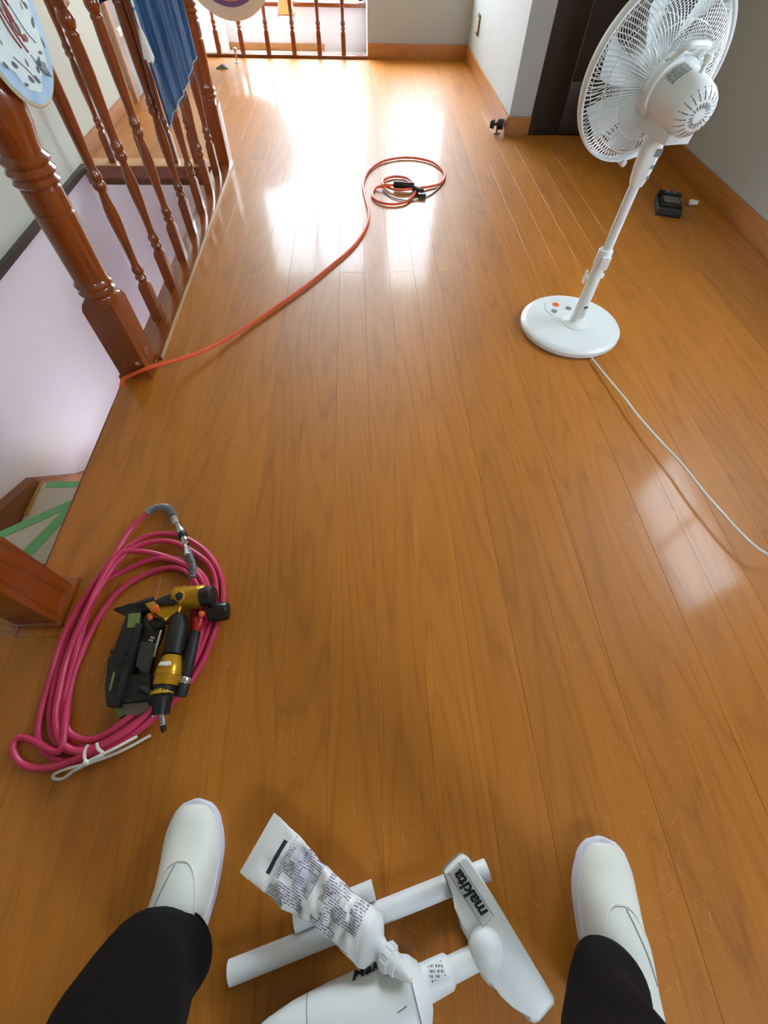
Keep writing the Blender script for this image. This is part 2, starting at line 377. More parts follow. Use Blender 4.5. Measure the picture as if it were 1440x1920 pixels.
# grey sliding door on the left landing wall
d = MB()
for q in ((-1.522, -1.49, 4.02, 4.07, 0, 1.9), (-1.522, -1.49, 4.57, 4.62, 0, 1.9), (-1.522, -1.49, 4.02, 4.62, 1.86, 1.9)): d.box(*q, 0.003)
ld = struct(d.build('door_2', plain('pale_pink_wood_frame', (206, 172, 150), 0.5)))
MB().box(-1.516, -1.50, 4.07, 4.32, 0.004, 1.86, 0.003).build('door_panel', plain('glossy_grey_panel', (178, 174, 176), 0.18), ld)
MB().box(-1.521, -1.508, 4.31, 4.57, 0.004, 1.86, 0.003).build('door_panel', plain('matt_grey_panel', (164, 160, 162), 0.4), ld)
MB().box(-1.50, -1.488, 4.075, 4.15, 0.29, 0.33, 0.003).build('latch_plate', M_WPLASTIC, ld)

# ============================================================ STAIRS
st = thing('staircase', 'winding wooden staircase going down at left, treads papered and edged with green tape', 'stairs')
M_TREAD = wood('tread_wood', (150, 100, 46), (190, 136, 70), rough=0.35, axis='X', grain=0.4)
M_PAPER = plain('grey_protective_paper', (214, 204, 186), 0.8, bump=0.2, bscale=30)
M_TAPE = plain('green_masking_tape', (122, 196, 130), 0.6, var=0.05, bump=0.1, bscale=200)
piv = Vector((-0.805, 1.20, 0))
def tread(poly, z, paper=True):
    t = MB().prism(poly, z-0.03, z, 0.004).build('tread', M_TREAD, st)
    return t
Lx, Rx, Ny, Fy = -1.485, -0.803, 0.34, 2.957
def clipray(ang):
    dx, dy = math.cos(ang), math.sin(ang)
    ts = []
    if dx < -1e-6: ts.append((Lx-piv.x)/dx)
    if dy < -1e-6: ts.append((Ny-piv.y)/dy)
    t = min(ts); return (piv.x+dx*t, piv.y+dy*t)
a3 = math.atan2(0.628-0.841, -1.056+0.958); a2 = math.atan2(0.851-0.993, -1.342+1.118)
e3 = clipray(a3); e2 = clipray(a2)
T3 = [(Rx, piv.y), (Rx, Ny), e3]
T2 = [(piv.x, piv.y), e3, (Lx, Ny), e2]
T1 = [(piv.x, 1.237), (piv.x, piv.y), e2, (Lx, 1.237)]
def strip(a, b, w, z, name, mat, off=0.0):
    A = Vector((a[0], a[1], 0)); B = Vector((b[0], b[1], 0)); t = (B-A).normalized(); nrm = Vector((-t.y, t.x, 0))
    A += nrm*off; B += nrm*off
    return [(A.x, A.y), (B.x, B.y), (B.x+nrm.x*w, B.y+nrm.y*w), (A.x+nrm.x*w, A.y+nrm.y*w)], z
def inset(poly, f=0.955):
    cx = sum(p[0] for p in poly)/len(poly); cy = sum(p[1] for p in poly)/len(poly)
    return [(cx+(p[0]-cx)*f, cy+(p[1]-cy)*f) for p in poly]
for poly, z in ((T3, -0.2), (T2, -0.4), (T1, -0.6)):
    tread(poly, z)
    pp_ = inset(poly) if z < -.3 else [(-0.84, 1.05), (-0.84, 0.62), (-1.04, 0.62), (-1.05, 0.66)]
    MB().prism(pp_, z, z+0.0012).build('protective_paper', M_PAPER, st)
M_YEL = plain('raw_edge_wood', (196, 150, 74), 0.6)
for a, b, z in ((piv, e3, -0.2), (piv, e2, -0.4), ((piv.x, 1.237), (-1.435, 1.237), -0.6)):
    pl, z = strip(a, b, 0.036, z, 't', M_TAPE, 0.0)
    # tape on the tread's top edge, and a lip folded over the nosing
    A = Vector((a[0], a[1], 0)); B = Vector((b[0], b[1], 0)); t = (B-A).normalized(); nr = Vector((-t.y, t.x, 0))
    side = 1 if (z > -0.5) else 1
    q = [A, B, B+nr*0.034*side, A+nr*0.034*side]
    MB().prism([(p.x, p.y) for p in q], z+0.0012, z+0.0026).build('masking_tape', M_TAPE, st)
    rr = MB(); q2 = [A, B, B-nr*0.012, A-nr*0.012]
    rr.prism([(p.x, p.y) for p in q2], z-0.19, z-0.032); rr.build('riser', M_TREAD, st)
MB().box(-1.49, -1.452, 1.06, 1.237, -0.602, -0.594, 0.002).build('tread_edge', M_YEL, st)
for k in range(6):
    y0 = 1.237+0.24*k; z = -0.8-0.2*k
    MB().box(-1.40, Rx, y0, y0+0.26, z-0.03, z, 0.004).build('tread', M_TREAD, st)
    MB().box(-1.40, Rx, y0+0.24, y0+0.252, z-0.17, z-0.03).build('riser', M_TREAD, st)
sg = MB()
prof = [(0.34, -0.22, -0.62), (0.98, -0.475, -0.75), (1.245, -0.575, -0.95), (1.46, -0.82, -1.2), (2.9, -2.02, -2.4)]
vs = [(x, y, z) for y, zt, zb in prof for x, z in ((-1.518, zb), (-1.468, zb), (-1.468, zt), (-1.518, zt))]
sg.rings([vs[i*4:i*4+4] for i in range(5)]); sg.build('stringer', M_STRING, st, angle=20)

# ============================================================ RAILINGS
NEWEL = [(0, .0475, 1), (.24, .0475, 1), (.256, .0462, .75), (.266, .041, .1), (.27, .0405, 0), (.274, .047, 0), (.283, .05, 0), (.289, .045, 0), (.292, .0435, 0), (.296, .049, 0), (.304, .0505, 0), (.311, .046, 0), (.316, .0435, 0),
         (.36, .0445, 0), (.42, .0455, 0), (.477, .0462, 0), (.480, .043, 0), (.484, .043, 0), (.487, .0462, 0), (.532, .046, 0), (.536, .042, 0), (.541, .048, 0), (.547, .0525, 0), (.553, .048, 0), (.557, .0455, 0), (.562, .051, 0),
         (.568, .055, 0), (.575, .05, 0), (.579, .047, 0), (.584, .052, 0), (.59, .054, 0), (.597, .048, 0), (.602, .0445, 0), (.62, .047, 0), (.65, .0545, 0), (.68, .0575, 0), (.71, .0545, 0), (.74, .046, 0), (.765, .0375, 0), (.78, .035, 0), (.786, .044, 0),
         (.796, .045, 0), (.80, .0475, 1), (.925, .0475, 1), (.935, .044, 1)]
BAL = [(0, .0175, 1), (.122, .0175, 1), (.132, .0165, .6), (.14, .0125, 0), (.145, .0165, 0), (.153, .0195, 0), (.161, .016, 0), (.165, .0135, 0), (.169, .0175, 0), (.178, .0195, 0), (.187, .0165, 0), (.195, .013, 0), (.215, .0128, 0), (.26, .0145, 0), (.31, .018, 0), (.34, .0192, 0), (.365, .0175, 0), (.39, .0135, 0), (.404, .0118, 0),
       (.409, .0125, 0), (.414, .0175, 0), (.422, .0195, 0), (.43, .017, 0), (.435, .0145, 0), (.44, .018, 0), (.447, .0188, 0), (.454, .0165, 0), (.461, .0132, 0), (.49, .0138, 0), (.55, .0165, 0), (.61, .0182, 0), (.655, .0175, 0), (.683, .0163, 0), (.686, .018, 0), (.692, .018, 0), (.697, .0148, 0),
       (.703, .0185, 0), (.712, .0215, 0), (.722, .0215, 0), (.73, .018, 0), (.736, .0145, 0), (.741, .0175, 1), (.842, .0175, 1)]
bal_me = [None]
def baluster(x, y, z, parent):
    if bal_me[0] is None:
        o = MB().loft_sq(BAL, 0, 0, 0, 16).build('baluster', M_RAIL, parent); bal_me[0] = o.data
    else:
        o = bpy.data.objects.new('baluster', bal_me[0]); C.objects.link(o); o.parent = parent
    o.location = (x, y, z); return o
new_me = [None]
def newel(x, y, name, parent):
    if new_me[0] is None:
        o = MB().loft_sq(NEWEL, 0, 0, 0, 32).build(name, M_RAIL, parent); new_me[0] = o.data
    else:
        o = bpy.data.objects.new(name, new_me[0]); C.objects.link(o); o.parent = parent
    o.location = (x, y, 0); return o
def handrail(parent, a, b, mat):
    a = Vector(a); b = Vector(b); t = (b-a).normalized(); u = Vector((-t.y, t.x, 0))
    pr = [(-.024, 0), (.024, 0), (.027, .012), (.024, .03), (.016, .042), (0, .046), (-.016, .042), (-.024, .03), (-.027, .012)]
    return MB().rings([[p+u*q+Vector((0, 0, h)) for q, h in pr] for p in (a, b)]).build('handrail', mat, parent)
r1 = thing('stair_railing', 'dark turned-wood railing beside the stairwell, seven balusters between two thick newel posts', 'railing')
n1 = newel(-0.765, 1.255, 'newel_post', r1); n2 = newel(-0.765, 3.02, 'newel_post', r1)
for y in (1.53, 1.75, 1.957, 2.178, 2.398, 2.615, 2.83): baluster(-0.762, y, 0.012, r1)
MB().box(-0.80, -0.704, 1.302, 2.973, 0.0, 0.012, 0.002).build('bottom_rail', M_RAILY, r1)
MB().box(-0.704, -0.698, 1.302, 2.973, 0.0, 0.0125, 0.0015).build('edge_strip', plain('worn_glint_edge', (206, 178, 140), 0.35), r1)  # pale colour holds the chamfer's reflected light along with worn varnish
handrail(r1, (-0.765, 1.302, 0.845), (-0.765, 2.973, 0.845), M_RAILY)
# the plug and screw at the first newel's foot
MB().lathe([(0, .015), (.0015, .015), (.002, .0135)], (-0.7175, 1.255, 0.07), (1, 0, 0), 18).build('wooden_plug', plain('lighter_plug_wood', (150, 92, 62), 0.5), n1, at=None).location = (0.765, -1.255, 0)
MB().lathe([(0, .008), (.002, .008), (.004, .004)], (-0.735, 1.2072, 0.058), (0, -1, 0), 14).build('screw_cap', M_STEEL, n1).location = (0.765, -1.255, 0)
MB().box(-0.822, -0.712, 1.205, 1.305, -0.075, 0.008, 0.003).build('newel_block', M_RAILY, r1)
r2 = thing('landing_railing', 'dark wooden railing along the far edge of the stair hole', 'railing')
for x in (-1.36, -1.18, -1.02, -0.90): baluster(x, 3.01, 0.0, r2)
handrail(r2, (-1.52, 3.01, 0.845), (-0.812, 3.01, 0.845), M_RAILX)
r3 = thing('far_railing', 'dark wooden railing at the far end of the floor before the bright window', 'railing')
for x in (-1.335, -1.126, -0.93, -0.718, -0.507, -0.298, -0.098): baluster(x, 5.20, 0.018, r3)
MB().box(-1.52, 0.10, 5.172, 5.232, 0.0, 0.02, 0.003).build('bottom_rail', M_RAILX, r3)
handrail(r3, (-1.52, 5.20, 0.862), (0.10, 5.20, 0.862), M_RAILX)
np_ = newel(-0.765, 0.405, 'newel_post', None)
tag(np_, 'square-footed brown newel post at left beside the pink hose', 'post')
MB().box(-0.055, 0.058, -0.055, 0.068, 0.0, 0.010, 0.002).build('plinth', M_RAILY, np_)

# ============================================================ FAN
fan = thing('standing_fan', 'white standing electric fan seen from behind, on a round base', 'fan')
fx, fy = 0.79, 1.452
MB().lathe([(0, .178), (.006, .183), (.018, .183), (.024, .178), (.028, .16), (.033, .08), (.036, .05), (.038, .0)][:-1]+[(.0365, .02)], (fx-0.005, fy+0.005, 0.004), (0, 0, 1), 64).build('base', M_WPLASTIC, fan)
b = MB().lathe([(0, .176), (.006, .176)], (fx-0.005, fy+0.005, 0), (0, 0, 1), 48); b.build('base_rim', M_GREYPL, fan)
MB().lathe([(0, .052), (.006, .05), (.011, .036), (.018, .026), (.03, .0215)], (fx+0.004, fy-0.012, 0.036), (0, 0, 1), 32).build('pole_collar', M_WPLASTIC, fan)
pp = MB().lathe([(0, .0205), (.25, .0195), (.252, .0185)], (fx+0.004, fy-0.012, 0.045), (0, 0, 1), 28).build('lower_pole', M_WPLASTIC, fan)
MB().lathe([(0, .021), (.003, .0225), (.05, .0225), (.054, .020)], (fx+0.004, fy-0.012, 0.245), (0, 0, 1), 28).build('height_sleeve', M_WPLASTIC, fan)
MB().lathe([(0, .0145), (.22, .0145)], (fx+0.006, fy-0.012, 0.29), (0, 0, 1), 24).build('upper_pole', M_WPLASTIC2, fan)
sl = MB().box(fx-0.010, fx+0.020, fy-0.0385, fy-0.032, 0.245, 0.285, 0.002).build('release_button', M_WPLASTIC, fan)
MB().box(fx-0.028, fx-0.014, fy-0.018, fy-0.008, 0.205, 0.214, 0.002).box(fx-0.034, fx-0.027, fy-0.02, fy-0.006, 0.19, 0.232, 0.003).build('cord_hook', M_WPLASTIC, fan)
MB().box(fx+0.024, fx+0.034, fy-0.016, fy-0.008, 0.205, 0.22, 0.003).build('height_knob', M_WPLASTIC, fan)
# neck : flat widening piece
nk = MB(); ring = []
for z, hx, hy in ((.475, .0165, .016), (.49, .021, .018), (.515, .024, .021), (.55, .026, .022), (.585, .024, .022), (.612, .024, .022)):
    ring.append([(fx+0.008+hx*math.copysign(abs(math.cos(t))**.6, math.cos(t)), fy-0.012+hy*math.copysign(abs(math.sin(t))**.6, math.sin(t)), z) for t in [2*PI*j/28 for j in range(28)]])
neck = nk.rings(ring).build('neck', M_WPLASTIC, fan)
for z in (0.50, 0.525): MB().lathe([(0, .005), (.001, .005)], (fx+0.022, fy-0.0335, z), (0.25, -1, 0), 12).build('neck_hole', M_GREYPL, neck)
MB().box(fx+0.012, fx+0.03, fy-0.0355, fy-0.033, 0.548, 0.566).build('neck_slot', M_GREYPL, neck)
az, el = math.radians(101.1), math.radians(6.1)
ax = Vector((math.cos(az)*math.cos(el), math.sin(az)*math.cos(el), math.sin(el)))
up = (Vector((0, 0, 1))-ax*ax.z).normalized(); sd = up.cross(ax).normalized()   # sd: to the viewer's ... side axis
hb = Vector((0.790, 1.439, 0.672))
def fp(s, r, t): return hb+ax*s+up*(r*math.sin(t))+sd*(r*math.cos(t))
mo = MB(); mo.lathe([(0, .030), (.004, .038), (.012, .047), (.026, .0525), (.05, .0555), (.11, .058), (.125, .058), (.126, .066), (.142, .067), (.15, .060), (.152, .05)], hb-ax*0.122, ax, 48)
motor = mo.build('motor_housing', M_WPLASTIC, fan)
MB().lathe([(0, .0675), (.003, .0685), (.006, .0675)], hb+ax*0.002, ax, 48, caps=False).build('housing_seam', M_WPLASTIC2, motor)
for j in range(20):
    for r_a, r_b in ((.015, .025), (.031, .049)):
        t = 2*PI*j/20+0.1
        def capz(r): return -.122+(0 if r < .03 else .004*(r-.03)/.008 if r < .038 else .004+.008*(r-.038)/.009 if r < .047 else .012+.014*(r-.047)/.0055)
        p = fp(capz(r_a)-.0006, r_a, t); m_ = fp(capz((r_a+r_b)/2)-.0006, (r_a+r_b)/2, t); q = fp(capz(r_b)-.0006, r_b, t)
        MB().tube([p, m_, q], 0.0013, 5, smooth=False).build('vent_slot', M_GREYPL, motor)
# under-housing tilt block
tb = MB(); ring = []
for s_, w_, h0, h1 in ((-.10, .034, -.066, -.045), (-.06, .04, -.07, -.04), (0.01, .042, -.076, -.04), (0.045, .034, -.078, -.04)):
    ring.append([hb+ax*s_+sd*w_+up*h0, hb+ax*s_-sd*w_+up*h0, hb+ax*s_-sd*w_+up*h1, hb+ax*s_+sd*w_+up*h1])
tb.rings(ring).build('tilt_bracket', M_WPLASTIC2, fan)
# carry handle loop above the motor
hpts = [fp(0.02, .062, PI/2+0.55), hb-ax*0.004+up*.08+sd*-.032, hb-ax*0.012+up*.088+sd*-.02, hb-ax*0.012+up*.089+sd*.02, hb-ax*.004+up*.081+sd*.032, fp(0.02, .062, PI/2-0.55)]
MB().tube(hpts, 0.0075, 8).build('carry_handle', M_WPLASTIC, motor)
MB().lathe([(0, .005), (.018, .0055), (.02, .009), (.028, .010), (.033, .007)], hb-ax*0.06+up*.055, up, 16).build('oscillation_knob', M_WPLASTIC, motor)
# rating label on the motor: curved patch with fine print
lb = MB(); grid = []
for i in range(4):
    for j in range(9):
        t = PI/2-1.0+j*0.1; lb.v.append(tuple(fp(-0.045+i*0.013, .0585+i*.00015, t)))
for i in range(3):
    for j in range(8):
        a = i*9+j; lb.f.append((a, a+1, a+10, a+9)); lb.mi.append(0)
def print_mat(name, paper, ink, sx=900, sy=240, dens=0.5, axis=(0, 0, 0)):
    k = N(name); tc = k.n('ShaderNodeTexCoord'); mp = k.n('ShaderNodeMapping'); mp.inputs['Rotation'].default_value = axis
    k.l(tc.outputs['Object'], mp.inputs[0]); sp = k.n('ShaderNodeSeparateXYZ'); k.l(mp.outputs[0], sp.inputs[0])
    row = k.math('LESS_THAN', k.math('FRACT', k.math('MULTIPLY', sp.outputs[1], sy)), 0.55)
    cx = k.n('ShaderNodeCombineXYZ'); k.l(k.math('MULTIPLY', sp.outputs[0], sx), cx.inputs[0]); k.l(k.math('FLOOR', k.math('MULTIPLY', sp.outputs[1], sy)), cx.inputs[1])
    g = k.math('GREATER_THAN', k.noise(cx.outputs[0], 1.0, 0), 1-dens)
    k.l(k.mix(k.math('MULTIPLY', row, g), lin(paper), lin(ink)), k.b.inputs['Base Color']); k.b.inputs['Roughness'].default_value = 0.45
    return k.m
lb.build('rating_label', print_mat('rating_label_print', (214, 220, 222), (60, 66, 72), 700, 190, 0.58), motor)
# guards
R = 0.187; G0 = 0.102
def guard(name, sgn, n, hubr, depth, swirl, twist):
    g = MB()
    for j in range(n):
        t0 = 2*PI*j/n; pts = []
        for i in range(9):
            f = i/8; r = hubr+(R-0.004-hubr)*f
            bulge = depth*(1-f**3.2)
            pts.append(fp(G0+sgn*bulge, r, t0+swirl*math.sin(f*PI*0.9)+twist*f))
        g.tube(pts, 0.00115, 4, smooth=False)
    for f in (0.42, 0.72):
        r = hubr+(R-hubr)*f
        g.tube([fp(G0+sgn*(depth*(1-f**3.2)-0.001), r, 2*PI*i/64) for i in range(64)], 0.0013, 4, closed=True, smooth=False)
    g.tube([fp(G0+sgn*depth, hubr, 2*PI*i/48) for i in range(48)], 0.003, 6, closed=True, smooth=False)
    return g.build(name, M_WPLASTIC, fan, angle=80)
guard('rear_guard', -1, 104, 0.062, 0.062, 0.10, -0.16)
guard('front_guard', 1, 104, 0.035, 0.052, -0.12, 0.34)
MB().lathe([(0, .0), (.004, .034), (.008, .036), (.012, .03)][1:], hb+ax*(G0+.05), ax, 32).build('front_badge', M_WPLASTIC, fan)
rim = MB(); rim.rings([[fp(G0+s_, r_, 2*PI*i/96) for s_, r_ in ((-.012, R-.004), (-.013, R+.001), (.0, R+.003), (.013, R+.001), (.012, R-.004))] for i in range(96)], closed=True)
rim.build('guard_rim', M_WPLASTIC2, fan)
bt = -PI/2-0.12
MB().cyl(fp(G0-.02, R+.006, bt), fp(G0+.02, R+.006, bt), .009, n=12, ch=.002).build('rim_clip', M_WPLASTIC, fan)
bladem = plain('pale_fan_blade', (206, 212, 214), 0.35)
for k in range(7):
    t0 = 2*PI*k/7; vs = []; fs = []
    for i in range(7):
        f = i/6; r = 0.03+(0.162-0.03)*f
        for j in range(7):
            h = j/6-0.5; wd = 0.62*(1-0.25*f)
            vs.append(fp(G0+h*0.045*(1-0.3*f), r, t0+h*wd+0.25*f))
    for i in range(6):
        for j in range(6): a = i*7+j; fs.append((a, a+1, a+8, a+7))
    MB().add(vs, fs).build('blade', bladem, fan)
MB().lathe([(0, .03), (.03, .032), (.045, .028), (.05, .015)], hb+ax*(G0-.03), ax, 28).build('blade_hub', M_WPLASTIC, fan)
# base controls
cp = [(0.711, 1.571, 0.036), (0.746, 1.593, 0.036), (0.830, 1.588, 0.036), (0.839, 1.545, 0.036), (0.805, 1.479, 0.036), (0.763, 1.460, 0.036), (0.731, 1.453, 0.036), (0.716, 1.477, 0.036), (0.703, 1.529, 0.036)]
panel = MB().prism([(p[0], p[1]) for p in cp], 0.030, 0.0385, 0.001).build('control_panel', M_WPLASTIC2, fan)
for (p, mt) in zip([(0.750, 1.555, 0.039), (0.733, 1.513, 0.039), (0.793, 1.530, 0.039), (0.775, 1.479, 0.039)], (M_ORANGE, M_GREYPL, M_GREYPL, M_BLACK)):
    MB().lathe([(0, .0135 if mt is M_ORANGE else .0115 if mt is not M_BLACK else .005), (.0015, .013 if mt is M_ORANGE else .011 if mt is not M_BLACK else .0045)], (p[0], p[1], .0383), (0, 0, 1), 16).build('button', mt, panel)
pl = MB()
for i in range(2):
    for j in range(7):
        t = -PI/2-0.1+j*0.17; pl.v.append((fx+.004+.0208*math.cos(t), fy-.012+.0208*math.sin(t), .062+.05*i))
for j in range(6): pl.f.append((j, j+1, j+8, j+7)); pl.mi.append(0)
pl.build('pole_label', print_mat('pole_label_print', (224, 228, 230), (90, 94, 98), 600, 260, 0.5, (PI/2, 0, 0)), fan)
hd = MB()
for i in range(2):
    for j in range(7):
        t = -PI/2-0.1+j*0.17; hd.v.append((fx+.004+.0210*math.cos(t), fy-.012+.0210*math.sin(t), .106+.008*i))
for j in range(6): hd.f.append((j, j+1, j+8, j+7)); hd.mi.append(0)
hd.build('label_header', M_INK, fan)
# cords
MB().tube([(0.816, 1.276, 0.010), (0.834, 1.176, 0.014), (0.856, 1.058, 0.020), (0.868, 0.973, 0.024), (0.889, 0.877, 0.028), (0.921, 0.761, 0.032), (0.948, 0.621, 0.036), (1.010, 0.462, 0.040)]+[(1.14, 0.47, 0.05), (1.3, 0.36, 0.06), (1.5, 0.3, 0.1), (1.78, 0.3, 0.16)], 0.0033, 8).build('power_cord', M_WPLASTIC, fan)
MB().tube([fp(-.01, .071, 1.9), fp(.0, .073, 2.4), fp(.005, .076, 3.0), fp(.01, .08, 3.6), fp(.012, .085, 4.1), (fx-.012, fy-.01, .585), (fx-.014, fy-.016, .53), (fx-.006, fy-.02, .48)], 0.0022, 6).build('head_wire', M_WPLASTIC, fan)

# ============================================================ ORANGE CORD
oc = thing('extension_cord', 'orange cord running from the newel post to a loose coil on the bright floor', 'cord')
path = [(-0.815, 1.165, -0.30), (-0.818, 1.16, -0.06)]+[(-0.802, 1.179, 0.008)]+[(-.777, 1.194, .020), (-.736, 1.193, .038)]+[(-0.694, 1.205, 0.048), (-0.643, 1.236, 0.042), (-0.586, 1.284, 0.030), (-0.528, 1.346, 0.020), (-0.467, 1.424, 0.012), (-0.401, 1.513, 0.008), (-0.253, 1.709, 0.008), (-0.118, 1.915, 0.008), (-0.033, 2.064, 0.008), (0.023, 2.222, 0.008), (0.046, 2.383, 0.008), (0.031, 2.558, 0.008), (0.023, 2.717, 0.008), (0.052, 2.875, 0.008), (0.121, 3.000, 0.008), (0.216, 3.062, 0.008), (0.319, 3.072, 0.008), (0.416, 3.020, 0.008), (0.466, 2.924, 0.008), (0.473, 2.824, 0.008), (0.438, 2.728, 0.008), (0.374, 2.688, 0.008), (0.300, 2.657, 0.012), (0.227, 2.626, 0.016), (0.173, 2.649, 0.012), (0.128, 2.718, 0.008), (0.142, 2.779, 0.008), (0.202, 2.814, 0.008), (0.267, 2.787, 0.008), (0.292, 2.674, 0.020), (0.291, 2.610, 0.008), (0.239, 2.511, 0.008), (0.164, 2.481, 0.008), (0.098, 2.510, 0.008), (0.068, 2.583, 0.008), (0.087, 2.665, 0.008), (0.137, 2.666, 0.020), (0.188, 2.673, 0.020)]
MB().tube(path, 0.0062, 8, sub=5).build('cable', M_CORD, oc)
MB().tube([(0.125, 2.651, 0.004), (0.169, 2.570, 0.004), (0.228, 2.540, 0.004), (0.285, 2.540, 0.004), (0.365, 2.596, 0.004), (0.432, 2.699, 0.004), (0.471, 2.808, 0.004)], 0.003, 6).build('thin_wire', M_DGREY, oc)
c_ = [(0.182, 2.674, 0.022), (0.288, 2.662, 0.022), (0.294, 2.598, 0.022), (0.322, 2.605, 0.022)]
MB().cyl(c_[0], c_[1], .016, .013, 14, .003).build('connector_body', M_BLACK, oc)
MB().cyl((0.288, 2.658, 0.014), (0.325, 2.601, 0.014), .014, .017, 14, .002).build('plug', M_BLACK, oc)
MB().box(c_[2][0]+.01, c_[2][0]+.05, c_[2][1]-.03, c_[2][1]-.012, 0.0, 0.02, .002).build('plug_tab', M_DGREY, oc)

# ============================================================ PINK AIR HOSE
hs = thing('air_hose', 'coiled pink-red air hose on the floor with grey spring sleeves and steel coupling', 'hose')
z = 0.0075
hp = [(-0.588, 0.652, 0.012), (-0.619, 0.598, 0.012), (-0.634, 0.517, 0.020), (-0.661, 0.440, 0.020), (-0.679, 0.368, 0.020), (-0.692, 0.302, 0.012), (-0.690, 0.226, 0.007), (-0.684, 0.163, 0.007), (-0.671, 0.118, 0.007), (-0.639, 0.088, 0.007), (-0.586, 0.076, 0.008), (-0.529, 0.091, 0.007), (-0.472, 0.126, 0.012), (-0.418, 0.174, 0.012), (-0.378, 0.242, 0.007), (-0.358, 0.317, 0.007), (-0.348, 0.394, 0.008), (-0.361, 0.456, 0.007), (-0.397, 0.516, 0.007), (-0.449, 0.560, 0.012), (-0.510, 0.584, 0.014), (-0.578, 0.575, 0.014), (-0.617, 0.525, 0.024), (-0.653, 0.452, 0.024), (-0.672, 0.381, 0.020), (-0.686, 0.311, 0.007), (-0.678, 0.231, 0.007), (-0.664, 0.162, 0.007), (-0.639, 0.117, 0.007), (-0.593, 0.093, 0.014), (-0.537, 0.100, 0.018), (-0.484, 0.134, 0.018), (-0.433, 0.183, 0.014), (-0.393, 0.248, 0.007), (-0.372, 0.330, 0.007), (-0.367, 0.415, 0.008), (-0.388, 0.482, 0.007), (-0.433, 0.524, 0.014), (-0.505, 0.559, 0.020), (-0.577, 0.549, 0.020), (-0.612, 0.501, 0.030), (-0.635, 0.428, 0.030), (-0.653, 0.355, 0.020), (-0.655, 0.275, 0.007), (-0.648, 0.203, 0.007), (-0.637, 0.146, 0.007), (-0.609, 0.107, 0.007), (-0.560, 0.097, 0.012), (-0.498, 0.124, 0.022), (-0.444, 0.174, 0.020), (-0.406, 0.242, 0.012), (-0.385, 0.318, 0.007), (-0.379, 0.395, 0.007), (-0.402, 0.458, 0.007), (-0.450, 0.499, 0.012), (-0.498, 0.516, 0.012), (-0.560, 0.527, 0.028), (-0.614, 0.517, 0.034), (-0.635, 0.444, 0.034), (-0.648, 0.370, 0.030), (-0.663, 0.284, 0.018), (-0.656, 0.212, 0.018), (-0.643, 0.150, 0.018), (-0.607, 0.101, 0.018), (-0.544, 0.087, 0.020), (-0.485, 0.110, 0.024), (-0.430, 0.161, 0.024), (-0.397, 0.224, 0.014), (-0.386, 0.298, 0.014), (-0.385, 0.367, 0.012), (-0.389, 0.420, 0.012), (-0.435, 0.482, 0.016), (-0.520, 0.514, 0.016), (-0.601, 0.489, 0.007), (-0.649, 0.453, 0.008), (-0.660, 0.398, 0.007), (-0.653, 0.304, 0.007), (-0.648, 0.213, 0.008), (-0.636, 0.156, 0.007), (-0.601, 0.120, 0.014), (-0.552, 0.113, 0.016), (-0.497, 0.143, 0.026), (-0.455, 0.193, 0.020), (-0.419, 0.260, 0.010), (-0.403, 0.318, 0.010), (-0.395, 0.368, 0.010), (-0.411, 0.434, 0.014), (-0.465, 0.484, 0.014), (-0.529, 0.483, 0.007), (-0.589, 0.446, 0.007), (-0.620, 0.397, 0.007), (-0.637, 0.328, 0.007), (-0.643, 0.252, 0.007), (-0.638, 0.192, 0.007), (-0.619, 0.139, 0.020), (-0.615, 0.092, 0.020), (-0.683, 0.116, 0.008), (-0.712, 0.121, 0.007), (-0.716, 0.104, 0.007), (-0.695, 0.080, 0.007), (-0.662, 0.067, 0.008), (-0.623, 0.067, 0.012), (-0.581, 0.077, 0.018), (-0.525, 0.098, 0.028), (-0.477, 0.130, 0.030), (-0.429, 0.191, 0.024), (-0.395, 0.257, 0.018), (-0.397, 0.322, 0.016), (-0.420, 0.408, 0.012), (-0.432, 0.457, 0.012)]
MB().tube(hp, 0.0066, 9, sub=5).build('hose_tube', M_HOSE, hs)
def spring(path, r):
    P = catmull([Vector(p) for p in path], 16); rs = []; g = MB()
    g.tube(P, r*0.68, 10, smooth=False)
    L = 0; acc = [0]
    for a, c in zip(P[:-1], P[1:]): L += (c-a).length; acc.append(L)
    k = int(L/0.0052); 
    for i in range(k):
        d_ = L*(i+.5)/k; j = max(q for q in range(len(acc)) if acc[q] <= d_); j = min(j, len(P)-2)
        p = P[j].lerp(P[j+1], (d_-acc[j])/max(1e-9, acc[j+1]-acc[j])); t = (P[j+1]-P[j]).normalized()
        u = t.orthogonal().normalized(); w = t.cross(u)
        g.tube([p+u*(r*math.cos(2*PI*q/12))+w*(r*math.sin(2*PI*q/12)) for q in range(12)], 0.0019, 5, closed=True, smooth=False)
    g.build('spring_sleeve', M_SPRING, hs, angle=70)
spring([(-0.590, 0.651, 0.013), (-0.577, 0.663, 0.013), (-0.558, 0.669, 0.013), (-0.537, 0.667, 0.013), (-0.521, 0.649, 0.013), (-0.510, 0.632, 0.013)], 0.0085)
spring([(-0.459, 0.538, 0.018), (-0.446, 0.512, 0.018), (-0.434, 0.487, 0.018), (-0.428, 0.455, 0.018)], 0.0085)
cpl = MB(); seq = [(-0.510, 0.632, 0.018), (-0.497, 0.611, 0.018), (-0.489, 0.596, 0.018), (-0.477, 0.578, 0.018), (-0.471, 0.567, 0.018), (-0.461, 0.548, 0.018)]
cpl.cyl(seq[0], seq[1], .010, n=6); cpl.cyl(seq[1], seq[2], .007, n=16); cpl.cyl(seq[2], seq[3], .0105, n=16, ch=.002); cpl.cyl(seq[3], seq[4], .0085, n=16)
cpl.build('steel_coupling', M_STEEL, hs)
